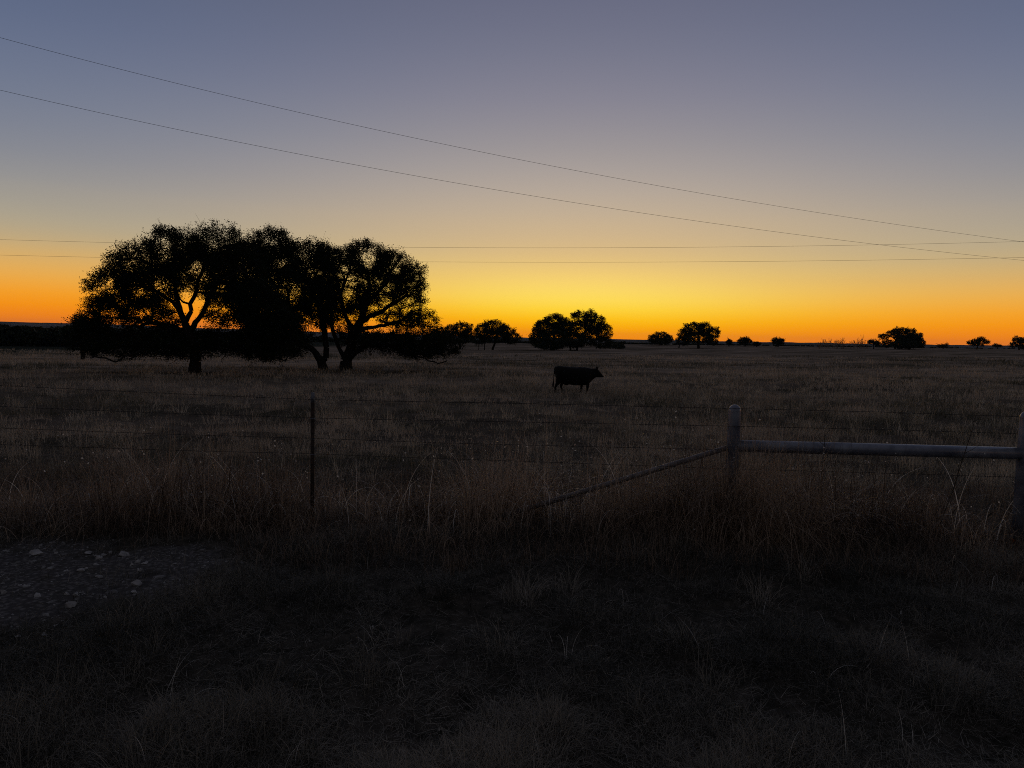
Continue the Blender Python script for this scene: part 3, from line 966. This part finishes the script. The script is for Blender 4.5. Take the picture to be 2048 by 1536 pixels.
# dark twisting stems among them, and pale flecks painted in as glints
n = 460
x = np.concatenate([rng.uniform(-6, 7, 150), rng.normal(-2.4, .6, 70), rng.normal(.3, .6, 90), rng.normal(1.9, .5, 100), rng.normal(3.2, .8, 50)])
y = rng.uniform(5.8, 6.6, n)
hs = rng.uniform(.45, 1.05, n) * np.interp(x, [-9, -4, -2.8, -1.6, -.6, .3, 1.9, 3.4, 8], [.55, .6, .95, .6, .75, 1, 1.05, .9, .85])
base = np.stack([x, y, gz(x, y)], -1)
V, Fq, m_ = blades(base, hs, rng.uniform(.004, .008, n), np.abs(rng.normal(size=n)) * .22, np.where(rng.uniform(size=n) < .35, rng.uniform(2, 6, n), rng.uniform(-.3, 1.4, n)),
                   rng.uniform(0, 2 * PI, n), 18, 12, twist=1.5)
tag(mesh_np('weed_stems', V, Fq, M_DKWEED, attrs={'tint': np.repeat(rng.uniform(0, 1, n), m_)}), 'dark twisting dead weed stems rising out of the fence grass', 'weeds', kind='stuff')
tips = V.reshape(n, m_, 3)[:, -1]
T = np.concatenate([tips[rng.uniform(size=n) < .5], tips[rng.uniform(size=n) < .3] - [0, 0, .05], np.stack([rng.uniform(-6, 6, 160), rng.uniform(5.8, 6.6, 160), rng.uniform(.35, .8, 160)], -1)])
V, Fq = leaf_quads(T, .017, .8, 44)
tag(mesh_np('glint_flecks', V, Fq, M_PALE, attrs={'tint': np.full(len(V), .8)}), 'tiny pale flecks standing in for glints on the weeds along the fence', 'weeds', kind='stuff')
# low dark undergrowth at their feet
x = rng.uniform(-8.5, 8.5, 3800); y = rng.uniform(5.0, 8.6, 3800)
keep = gravel_mask(x, y) < .35
x, y = x[keep], y[keep]
grass('undergrowth', 'dense brownish grass filling in around the weeds', x, y, 12, .13 + .14 * fnoise(x, y, 92), .004, .07, M_WEED, 4, 74,
      curl=(.3, 2.4), lean=.9, tint=rng.uniform(0, .35, len(x)))
# pale curled blade tips on the tall weeds
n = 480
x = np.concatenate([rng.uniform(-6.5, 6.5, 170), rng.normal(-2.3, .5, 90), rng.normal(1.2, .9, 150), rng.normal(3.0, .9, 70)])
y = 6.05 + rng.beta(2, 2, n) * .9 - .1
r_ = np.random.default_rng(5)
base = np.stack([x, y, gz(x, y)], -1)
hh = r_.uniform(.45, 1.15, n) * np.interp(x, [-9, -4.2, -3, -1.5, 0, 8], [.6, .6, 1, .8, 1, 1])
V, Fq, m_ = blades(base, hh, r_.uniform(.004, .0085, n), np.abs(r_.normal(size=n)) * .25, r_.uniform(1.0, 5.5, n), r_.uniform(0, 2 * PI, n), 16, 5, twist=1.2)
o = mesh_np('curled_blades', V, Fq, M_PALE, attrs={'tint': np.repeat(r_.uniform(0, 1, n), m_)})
tag(o, 'pale curled dry grass blades catching light above the weeds', 'grass', kind='stuff')

# pasture
x, y = fan_points(30000, 7.6, 120, .86, 63, 1.0)
pn = fnoise(x / 2.2, y / 5, 81)
k = pn * .5 + .5 * fnoise(x / .55, y / .5, 13, 2) * np.interp(y, [8, 40, 60], [1, 1, .9]) > rng.uniform(.28, .62, len(x))
x, y, pn = x[k], y[k], pn[k]
hp = np.clip(.10 + .24 * (pn - .3) * 1.6, .08, .34)
hp *= np.interp(y, [8, 18, 26, 120], [.75, 1.0, 1.5, 1.7]) * (.45 + 1.1 * fnoise(x / .8, y / .7, 86, 2))
band = fnoise(x / 30, y / 9, 83)
tt = np.clip((band - .5) * 2.6 + (fnoise(x / 3.2, y / 2.4, 85, 2) - .5) * 2.2 + (fnoise(x / .8, y / .7, 86, 2) - .5) * np.interp(y, [8, 45, 70], [2.6, 2.0, .8]) + .46 + rng.uniform(-.08, .08, len(x)), 0, 1)
grass('pasture_grass', 'dry tan pasture grass in tufts and bands', x, y, 9, hp, np.maximum(.004, y * .0007), np.clip(y * .008, .07, .5),
      M_PASTURE, 2, 75, curl=(.5, 2.2), lean=1.2, tint=tt, jit=.2)
# taller clumps in the right half of the pasture
x, y = fan_points(3400, 8, 48, .85, 64, .9)
k = (rng.uniform(0, 1, len(x)) < np.interp(x / y, [-.8, 0, .3, .8], [.35, .4, 1, 1]))
x, y = x[k], y[k]
grass('bunch_grass', 'taller pale bunchgrass clumps dotted over the pasture', x, y, 30, np.clip(rng.normal(.24, .08, len(x)), .10, .5), np.maximum(.004, y * .0005), .11,
      M_BUNCH, 3, 76, curl=(.5, 2.4), lean=1.2, tint=rng.uniform(.2, 1.0, len(x)) ** 1.0)
# taller grass where the cow walks
x = rng.uniform(-2.5, 7.5, 800); y = rng.uniform(24, 31, 800)
grass('meadow_grass', 'taller dry grass where the cow walks', x, y, 10, .24, .010, .14, M_PASTURE, 3, 78, curl=(.2, 1.3), lean=.5, tint=rng.uniform(.1, .9, len(x)))


# ---------------------------------------------------------------- gravel and rocks
def rock_mesh(sx, sy, sz, seed):
    import bmesh
    r = np.random.default_rng(seed)
    bm = bmesh.new()
    bmesh.ops.create_icosphere(bm, subdivisions=3, radius=1)
    co = np.array([v.co[:] for v in bm.verts])
    # cut by random planes for flat, broken faces
    for _ in range(13):
        nrm = r.normal(size=3); nrm /= np.linalg.norm(nrm); d = r.uniform(.42, .8)
        s = co @ nrm - d
        co = co - np.outer(np.clip(s, 0, None), nrm)
    co += (fnoise(co[:, 0] * 3 + seed, co[:, 1] * 3 + co[:, 2] * 2, seed)[:, None] - .5) * .12
    co *= np.array([sx, sy, sz])
    for v, c in zip(bm.verts, co): v.co = c
    me = bpy.data.meshes.new('rock'); bm.to_mesh(me); bm.free()
    me.materials.append(M_ROCK)
    return me


RK = [(77, 1103, 28, 11, 'wide flat pale rock at the back left of the gravel patch'),
      (245, 1106, 24, 11, 'long light rock with a dark underside at the back of the gravel patch'),
      (199, 1113, 15, 10, 'squarish rock left of the long light one'),
      (221, 1104, 9, 7, 'small rounded stone directly left of the long light rock'),
      (177, 1104, 15, 7, 'flat low rock behind the squarish one'),
      (275, 1121, 10, 9, 'upright wedge of stone right of the long light rock'),
      (291, 1124, 14, 8, 'broad stone beside the upright wedge'),
      (264, 1127, 9, 8, 'small pointed stone in front of the upright wedge'),
      (279, 1138, 12, 9, 'pale lump below the stones around the upright wedge'),
      (349, 1127, 9, 4, 'thin flat chip of stone alone at the right of the gravel'),
      (273, 1164, 19, 14, 'angular peaked rock in the middle of the gravel patch'),
      (269, 1182, 15, 8, 'flat stone in front of the angular peaked rock'),
      (161, 1139, 18, 6, 'flat slab in the middle of the gravel, broad and low'),
      (7, 1182, 12, 12, 'rounded stone at the left edge of the view'),
      (133, 1186, 13, 6, 'small flat stone behind the leaning oval rock'),
      (142, 1207, 22, 15, 'leaning oval rock at the front of the gravel patch'),
      (89, 1268, 12, 11, 'upright pale stone in the grass below the gravel'),
      (227, 1280, 17, 10, 'slanted wedge-shaped pale rock lying alone in the front grass'),
      (112, 1250, 10, 5, 'low pale stone just behind the upright one in the grass'),
      (35, 1271, 15, 7, 'dull grey stone in the grass left of the upright pale one'),
      (113, 1105, 10, 5, 'little stone right of the wide flat pale rock')]
for i, (px, py, wpx, hpx, lab) in enumerate(RK):
    b = hit(px, py + hpx * .5)
    k = b[1] / F
    me = rock_mesh(wpx * k * .62, wpx * k * .5, hpx * k * .62, 500 + i)
    o = bpy.data.objects.new('rock', me)
    o.location = b + np.array([0, 0, hpx * k * .25])
    o.rotation_euler = (0, rng.uniform(-.25, .25), rng.uniform(-.5, .5))
    scene.collection.objects.link(o)
    tag(o, lab, 'rock', 'limestone rocks in the gravel patch')

# loose gravel: many small angular pebbles, one object
n = 11000
x = rng.uniform(-7, 0, n); y = rng.uniform(3.3, 6.4, n)
k = gravel_mask(x, y) > rng.uniform(.25, 1.0, n)
x, y = x[k], y[k]
n = len(x)
s = np.clip(rng.lognormal(-5.35, .6, n), .0025, .021)
oc = np.array([[1, 0, 0], [0, 1, 0], [-1, 0, 0], [0, -1, 0], [.5, .4, .8], [-.5, .3, .9], [-.4, -.5, .75], [.5, -.4, .85]], float)
ca, sa = np.cos(rng.uniform(0, 6.3, n)), np.sin(rng.uniform(0, 6.3, n))
vv = oc[None] * (s[:, None, None] * np.stack([rng.uniform(.8, 1.6, n), rng.uniform(.7, 1.2, n), rng.uniform(.4, .9, n)], -1)[:, None, :])
vv = vv + rng.normal(size=vv.shape) * s[:, None, None] * .15
xr = vv[..., 0] * ca[:, None] - vv[..., 1] * sa[:, None]; yr = vv[..., 0] * sa[:, None] + vv[..., 1] * ca[:, None]
V = np.stack([xr + x[:, None], yr + y[:, None], vv[..., 2] + gz(x, y)[:, None]], -1).reshape(-1, 3)
fp = np.array([[0, 1, 5, 4], [1, 2, 6, 5], [2, 3, 7, 6], [3, 0, 4, 7], [4, 5, 6, 7]])
Fq = (np.arange(n)[:, None, None] * 8 + fp[None]).reshape(-1, 4)
tag(mesh_np('gravel', V, Fq, M_PEBBLE), 'loose pale limestone gravel', 'gravel', kind='stuff')


# ---------------------------------------------------------------- fence
FD = 6.25
fence = empty('wire_fence', on_ground(1024, FD))
FO = np.array(fence.location)
tag(fence, 'barbed wire fence with a rusty steel post and a grey pipe corner brace', 'fence')


def pipe_post(px_top, py_top, rad_px, depth, foot_px, foot_py, name='pipe_post', label=None):
    top = P(px_top, py_top, depth); rad = rad_px * depth / F
    x_, z_ = top[0], top[2]
    g = float(gz(x_, depth))
    zs = [g - .3, z_ - rad * 1.0] + [z_ - rad * (1 - math.sin(a)) for a in np.linspace(.15, PI / 2, 6)]
    rs = [rad, rad] + [max(rad * math.cos(a), .002) for a in np.linspace(.15, PI / 2, 6)]
    mb = MB()
    mb.tube([[x_, depth, zz] for zz in zs], rs, 24)
    o = mb.build(name, M_PIPE, fence, smooth=True, origin=FO)
    if label: o['label'] = label
    return x_, depth, z_, rad


x1, y1, z1, r1_ = pipe_post(1470, 809, 12.5, FD, 0, 0, label='nearer grey round-capped pipe post joined to the sloping brace')
x2, y2, z2, r2_ = pipe_post(2056, 822, 13.5, FD - .1, 0, 0, label='grey pipe post at the right edge of the view')
a = P(1472, 891.5, FD); b = P(2050, 907, FD - .1)
mb = MB(); mb.tube([a, (a + b) / 2, b], [.0535] * 3, 24)
o = mb.build('rail', M_PIPE, fence, smooth=True, origin=FO)
a = P(1462, 893, FD + .0); b = P(1040, 1022, FD - .0)
mb = MB(); mb.tube([a, (a + b) / 2, b + (b - a) * .12], [.024] * 3, 20)
mb.build('sloping_brace', M_BRACE, fence, smooth=True, origin=FO)

# T-section steel posts
for px_t, py_t in ((625.5, 785),):
    D = FD - .02
    top = P(px_t, py_t, D)
    g = float(gz(top[0], D))
    lean = .0
    for nm, za, zb, mt in (('metal_post', g - .3, top[2] - .09, M_TPOST), ('painted_tip', top[2] - .0895, top[2], M_TPOSTTIP)):
        mb = MB()
        zc, hh_ = (za + zb) / 2, zb - za
        mb.box((top[0], D, zc), .034, .004, hh_)
        mb.box((top[0], D + .0175, zc), .004, .031, hh_)
        if nm == 'metal_post':
            zz = g + .1
            while zz < zb - .02:
                mb.box((top[0], D - .0045, zz), .010, .005, .010); zz += .055
        o = mb.build(nm, mt, fence, origin=FO)
    TP = (top[0], D)

# wires: picture heights at the left edge, the steel post, the pipe post, the right edge
WX = [-260, 0, 300, 625, 1000, 1470, 1760, 2056, 2300]
WIRES = [[757, 771, 785, 800, 806, 817, 824, 834, 842],
         [799, 813, 825, 837, 843, 852.5, 859, 868, 876],
         [842, 856, 867, 878, 889, 900, 906, 917, 925],
         [880, 889, 899, 909, 921, 938, 946, 955, 964]]
wl = ['topmost strand of barbed wire', 'second strand of barbed wire from the top', 'third strand of barbed wire from the top',
      'lowest strand of barbed wire']
for wi, ys in enumerate(WIRES):
    xs_ = np.linspace(WX[0], WX[-1], 420)
    # segments between posts sag a little
    yy = np.interp(xs_, WX, ys)
    kk = np.ones(9) / 9
    ysm = np.convolve(np.pad(yy, 4, mode='edge'), kk, 'valid')
    off = -.026 if wi != 9 else 0
    pts = np.array([P(a_, b_, FD - .07) for a_, b_ in zip(xs_, ysm)])
    # in front of the pipe posts, tied to the flange of the steel post
    pts[:, 1] += np.interp(xs_, [400, 625, 850], [0, .040, 0])
    s_ = np.concatenate([[0], np.cumsum(np.linalg.norm(np.diff(pts, axis=0), axis=1))])
    mb = MB()
    fine = np.linspace(0, s_[-1], 1300)
    pf = np.stack([np.interp(fine, s_, pts[:, j]) for j in range(3)], -1)
    for ph in (0, PI):
        tw = pf + np.stack([0 * fine, np.cos(fine * 70 + ph) * .0012, np.sin(fine * 70 + ph) * .0012], -1)
        mb.tube(tw, .0012, 4, cap=False)
    sb = .07
    rr2 = np.random.default_rng(wi)
    while sb < s_[-1]:
        c = np.array([np.interp(sb, s_, pts[:, j]) for j in range(3)])
        for q_ in range(4):
            an_ = rr2.uniform(0, 2 * PI)
            d = np.array([rr2.uniform(-.5, .5), math.cos(an_), math.sin(an_)]) * .011
            mb.tube([c - d * .2, c + d], [.0013, .0006], 4, cap=False)
        mb.tube([c - [.005, 0, 0], c + [.005, 0, 0]], [.0024, .0024], 6)
        sb += .125 + rr2.uniform(-.01, .01)
    o = mb.build('barbed_wire', M_WIRE, fence, origin=FO)
    o['label'] = wl[wi]
# clips on the steel post
for ys in WIRES:
    c = P(625, ys[3], FD - .045)
    mb = MB()
    mb.tube([c + [-.022, 0, -.006], c + [-.019, -.010, 0], c + [.019, -.010, 0], c + [.022, 0, .006]], .0018, 4)
    mb.build('wire_clip', M_PALE if False else M_PIPE, fence, origin=FO)

# ---------------------------------------------------------------- power lines
PD = 58.0
pole_top_px = 2098


def span(pts_px, name, label, rad=.010):
    """pts_px: (px, py, depth) control points in order"""
    c = np.array([P(a_, b_, d_) for a_, b_, d_ in pts_px])
    s_ = np.concatenate([[0], np.cumsum(np.linalg.norm(np.diff(c, axis=0), axis=1))])
    # fit a smooth parabola-like curve through the points
    co = [np.polyfit(s_, c[:, j], 2 if j == 2 else 1) for j in range(3)]
    f = np.linspace(0, s_[-1], 160)
    pf = np.stack([np.polyval(co[j], f) for j in range(3)], -1)
    mb = MB(); mb.tube(pf, rad, 6)
    o = mb.build(name, M_CABLE, origin=pf[-1])
    o.location = pf[-1]
    tag(o, label, 'cable', 'overhead power lines')
    return pf


# near pair: depth varies as 1/d linear along the picture
def dn(px): return 1 / np.interp(px, [-700, 0, 2048, 2300], [1 / 15.3, 1 / 21.0, 1 / 58.0, 1 / 70.])


def df(px): return 1 / np.interp(px, [-700, 0, 2048, 2300], [1 / 78, 1 / 72.0, 1 / 58.0, 1 / 57.])


U1 = [(0, 78), (600, 219), (1006, 312), (1400, 389), (1614, 427), (2048, 480)]
L1 = [(0, 183), (600, 302), (1000, 380), (1200, 415), (1400, 446), (1714, 488), (2048, 517)]
U2 = [(0, 479), (800, 495), (1200, 495), (2048, 483)]
L2 = [(0, 510), (840, 524), (1200, 524), (2048, 515)]


def extend(tab):
    """polynomial through the photo points, extended past both edges of the view"""
    xs_ = np.array([t_[0] for t_ in tab], float); ys_ = np.array([t_[1] for t_ in tab], float)
    co = np.polyfit(xs_, ys_, 2)
    return lambda p: np.polyval(co, p)


for tab, dfn, lab in ((U1, dn, 'upper of the two steep power lines descending from the top left'),
                      (L1, dn, 'lower of the two steep power lines descending to the right'),
                      (U2, df, 'upper of the two nearly level power lines behind the oaks'),
                      (L2, df, 'lower of the two nearly level power lines behind the oaks')):
    fpy = extend(tab)
    xs_ = np.linspace(-650, pole_top_px, 140)
    pf = np.array([P(a_, float(fpy(a_)), float(dfn(a_))) for a_ in xs_])
    mb = MB(); mb.tube(pf, np.interp(pf[:, 1], [15, 80], [.0045, .011]), 6)
    o = mb.build('power_line', M_CABLE, origin=pf[-1]); o.location = pf[-1]
    tag(o, lab, 'power line', 'overhead power lines')
gp = on_ground(pole_top_px, float(dn(pole_top_px)))
pole = empty('utility_pole', gp)
tag(pole, 'wooden utility pole carrying the power lines, just past the right edge', 'pole')
zt = P(pole_top_px, 470, gp[1])[2]
mb = MB(); mb.tube([gp - [0, 0, .5], [gp[0], gp[1], zt]], [.17, .11], 12)
mb.build('post', M_POLE, pole, smooth=True, origin=gp)
for py_ in (483, 516):
    c = P(pole_top_px, py_, gp[1])
    mb = MB(); mb.tube([c - [0, 0, .12], c - [0, 0, .06], c], [.05, .07, .03], 10)
    mb.build('insulator', M_PIPE, pole, smooth=True, origin=gp)


# ---------------------------------------------------------------- cow
def build_cow():
    CD = 28.4
    k = CD / F
    g = on_ground(1150, CD)
    mb = MB()

    def ring_loft(secs, n=20):
        V = []
        for (cx, cy, cz, nx, nz, a_, b_) in secs:      # centre; section normal in xz given by (nx,nz); a = half width (y), b = half height
            up = np.array([-nz, 0, nx]); up = up / np.linalg.norm(up)
            for j in range(n):
                t_ = 2 * PI * j / n
                c_, s_ = math.cos(t_), math.sin(t_)
                c_ = math.copysign(abs(c_) ** .85, c_); s_ = math.copysign(abs(s_) ** .85, s_)
                V.append([cx + up[0] * b_ * s_, cy + a_ * c_, cz + up[2] * b_ * s_])
        V = np.array(V); m_ = len(secs)
        i = np.arange(m_ - 1)[:, None] * n; j = np.arange(n)[None]; j2 = (j + 1) % n
        Fq = np.stack([i + j, i + n + j, i + n + j2, i + j2], -1).reshape(-1, 4)
        e0, e1 = len(V), len(V) + 1
        V = np.vstack([V, V[:n].mean(0), V[-n:].mean(0)])
        jj = np.arange(0, n, 2)
        f0 = np.stack([np.full_like(jj, e0), jj, jj + 1, (jj + 2) % n], -1)
        b0 = (m_ - 1) * n
        f1 = np.stack([np.full_like(jj, e1), b0 + (jj + 2) % n, b0 + jj + 1, b0 + jj], -1)
        mb.add(V, np.vstack([Fq, f0, f1]))

    body = [(-.825, 1.17, 1.00, .08), (-.80, 1.215, .80, .15), (-.72, 1.255, .68, .22), (-.60, 1.262, .60, .28), (-.45, 1.245, .55, .30), (-.25, 1.232, .515, .34),
            (0, 1.232, .49, .365), (.2, 1.235, .49, .34), (.36, 1.235, .50, .30), (.48, 1.21, .525, .245), (.56, 1.195, .58, .19), (.62, 1.185, .66, .15)]
    ring_loft([(x_, 0, (t_ + b_) / 2, 1, 0, w_, (t_ - b_) / 2) for x_, t_, b_, w_ in body])
    # neck and head
    neck = [(.40, .87, .22, .33), (.54, .90, .17, .295), (.67, .96, .14, .225), (.80, 1.01, .115, .18)]
    ring_loft([(x_, 0, z_, 1, .1, w_, h_) for x_, z_, w_, h_ in neck], 16)
    head = [(.76, 1.185, .84, .10), (.83, 1.20, .835, .115), (.89, 1.165, .83, .112), (.95, 1.095, .832, .09), (1.02, 1.005, .835, .075), (1.08, .935, .838, .07),
            (1.115, .90, .845, .062), (1.13, .88, .86, .04)]
    ring_loft([(x_, 0, (t_ + b_) / 2, 1, 0, w_, (t_ - b_) / 2) for x_, t_, b_, w_ in head], 16)
    for s in (-1, 1):                                   # ears stand up and out
        ring_loft([(.825, s * .07, 1.12, 0.05, 1, .020, .022), (.832, s * .12, 1.17, .05, 1, .020, .040), (.842, s * .155, 1.225, .05, 1, .014, .034), (.85, s * .17, 1.275, .05, 1, .006, .010)], 10)

    def leg(pts):                                       # (x, y, z, radius x, radius y)
        V = []
        n_ = 12
        for (x_, y_, z_, ra, rb) in pts:
            for j in range(n_):
                t_ = 2 * PI * j / n_
                V.append([x_ + ra * math.cos(t_), y_ + rb * math.sin(t_), z_])
        m_ = len(pts)
        V = np.array(V)
        i = np.arange(m_ - 1)[:, None] * n_; j = np.arange(n_)[None]; j2 = (j + 1) % n_
        Fq = np.stack([i + j, i + j2, i + n_ + j2, i + n_ + j], -1).reshape(-1, 4)
        e0, e1 = len(V), len(V) + 1
        V = np.vstack([V, V[:n_].mean(0), V[-n_:].mean(0)])
        jj = np.arange(0, n_, 2); b0 = (m_ - 1) * n_
        mb.add(V, np.vstack([Fq, np.stack([np.full_like(jj, e0), (jj + 2) % n_, jj + 1, jj], -1),
                             np.stack([np.full_like(jj, e1), b0 + jj, b0 + jj + 1, b0 + (jj + 2) % n_], -1)]))
    # fore legs: near one reaching forward, far one upright
    leg([(.44, -.15, .92, .14, .09), (.46, -.16, .70, .11, .08), (.48, -.15, .54, .065, .06), (.485, -.15, .40, .052, .05), (.465, -.15, .28, .036, .036), (.46, -.15, .13, .036, .036),
         (.475, -.15, .07, .05, .048), (.49, -.15, 0, .06, .055)])
    leg([(.36, .14, .92, .14, .09), (.31, .15, .70, .11, .08), (.27, .15, .55, .062, .06), (.26, .15, .40, .05, .05), (.25, .15, .27, .035, .035), (.24, .15, .13, .035, .035),
         (.25, .15, .07, .05, .045), (.265, .15, 0, .058, .052)])
    # hind legs: near one trails behind, far one under the belly
    leg([(-.62, -.15, 1.0, .17, .12), (-.62, -.17, .78, .17, .11), (-.67, -.17, .62, .12, .085), (-.76, -.16, .47, .062, .055), (-.80, -.16, .38, .048, .042), (-.80, -.16, .25, .036, .036),
         (-.81, -.16, .12, .036, .036), (-.80, -.16, .07, .05, .046), (-.78, -.16, 0, .058, .052)])
    leg([(-.54, .14, 1.0, .17, .12), (-.49, .16, .78, .16, .11), (-.49, .16, .62, .105, .08), (-.55, .16, .47, .058, .052), (-.57, .16, .40, .048, .042), (-.53, .16, .26, .036, .036),
         (-.50, .16, .12, .036, .036), (-.485, .16, .07, .05, .046), (-.47, .16, 0, .058, .052)])
    # udder
    ring_loft([(-.48, 0, .60, 1, 0, .06, .04), (-.42, 0, .56, 1, 0, .11, .08), (-.32, 0, .55, 1, 0, .11, .08), (-.25, 0, .57, 1, 0, .06, .04)], 12)
    # tail
    tl = np.array([[-.77, 0, 1.215], [-.83, 0, 1.17], [-.855, .0, 1.05], [-.865, 0, .85], [-.87, 0, .65], [-.88, 0, .55], [-.89, 0, .42], [-.885, 0, .33]])
    mb.tube(tl, [.035, .032, .024, .020, .018, .034, .036, .012], 10)
    for v in mb.V:                                    # short-legged, deep-bodied
        v[:, 2] = np.where(v[:, 2] < .49, v[:, 2] * (.36 / .49), v[:, 2] - .13)
    o = mb.build('cow', M_COW, smooth=True)
    rm = o.modifiers.new('skin', 'REMESH'); rm.mode = 'VOXEL'; rm.voxel_size = .013; rm.use_smooth_shade = True
    sm = o.modifiers.new('smooth', 'SMOOTH'); sm.factor = .5; sm.iterations = 6
    o.location = (g[0], g[1], g[2])
    o.scale = (1.0, 1.0, 1.0)
    o.rotation_euler = (0, -math.radians(0.0), math.radians(-2))
    tag(o, 'black cow walking to the right through the pasture', 'cow')


build_cow()


# ---------------------------------------------------------------- dark weed stalks
def weed(px, base_px, top_py, tilt, label, sd_, depth=6.1):
    r = np.random.default_rng(sd_)
    b = on_ground(base_px, depth)
    t_ = P(px, top_py, depth)
    mb = MB()
    pts = np.array([b + (t_ - b) * s + np.array([math.sin(s * 3) * .012, r.normal() * .004, 0]) for s in np.linspace(0, 1, 8)])
    mb.tube(pts, np.linspace(.006, .0022, 8), 6)
    for s in np.linspace(.3, .95, 9):
        i = s * 7; p = pts[int(i)] + (pts[min(int(i) + 1, 7)] - pts[int(i)]) * (i % 1)
        d = np.array([r.normal() * .7, r.normal() * .4, .9]); d /= np.linalg.norm(d)
        L_ = r.uniform(.06, .16)
        mb.tube([p, p + d * L_ * .5, p + d * L_ + [0, 0, .01]], [.0025, .002, .001], 4)
    o = mb.build('weed_stalk', M_STEM, origin=b); o.location = b
    tag(o, label, 'weed', 'dark weed stalks by the fence')


weed(1952, 1868, 832, .2, 'long leaning dark weed stalk crossing the grey pipe rail at the right', 1)
weed(1650, 1628, 862, 0, 'short crooked weed stalk in front of the middle of the pipe rail', 2)


# ---------------------------------------------------------------- haze
def build_haze():
    m, t = mat_new('evening_haze')
    o = t.nodes.new('ShaderNodeOutputMaterial'); v = t.nodes.new('ShaderNodeVolumePrincipled')
    v.inputs['Density'].default_value = HAZE
    v.inputs['Color'].default_value = (.62, .74, .95, 1)
    v.inputs['Anisotropy'].default_value = 0.0
    t.links.new(v.outputs[0], o.inputs['Volume'])
    mb = MB()
    mb.box((0, 0, -28), 9400, 9400, 110)
    o_ = mb.build('haze', m)
    tag(o_, 'thin evening haze over the land', 'haze', kind='stuff')


HAZE = 0.000036
build_haze()
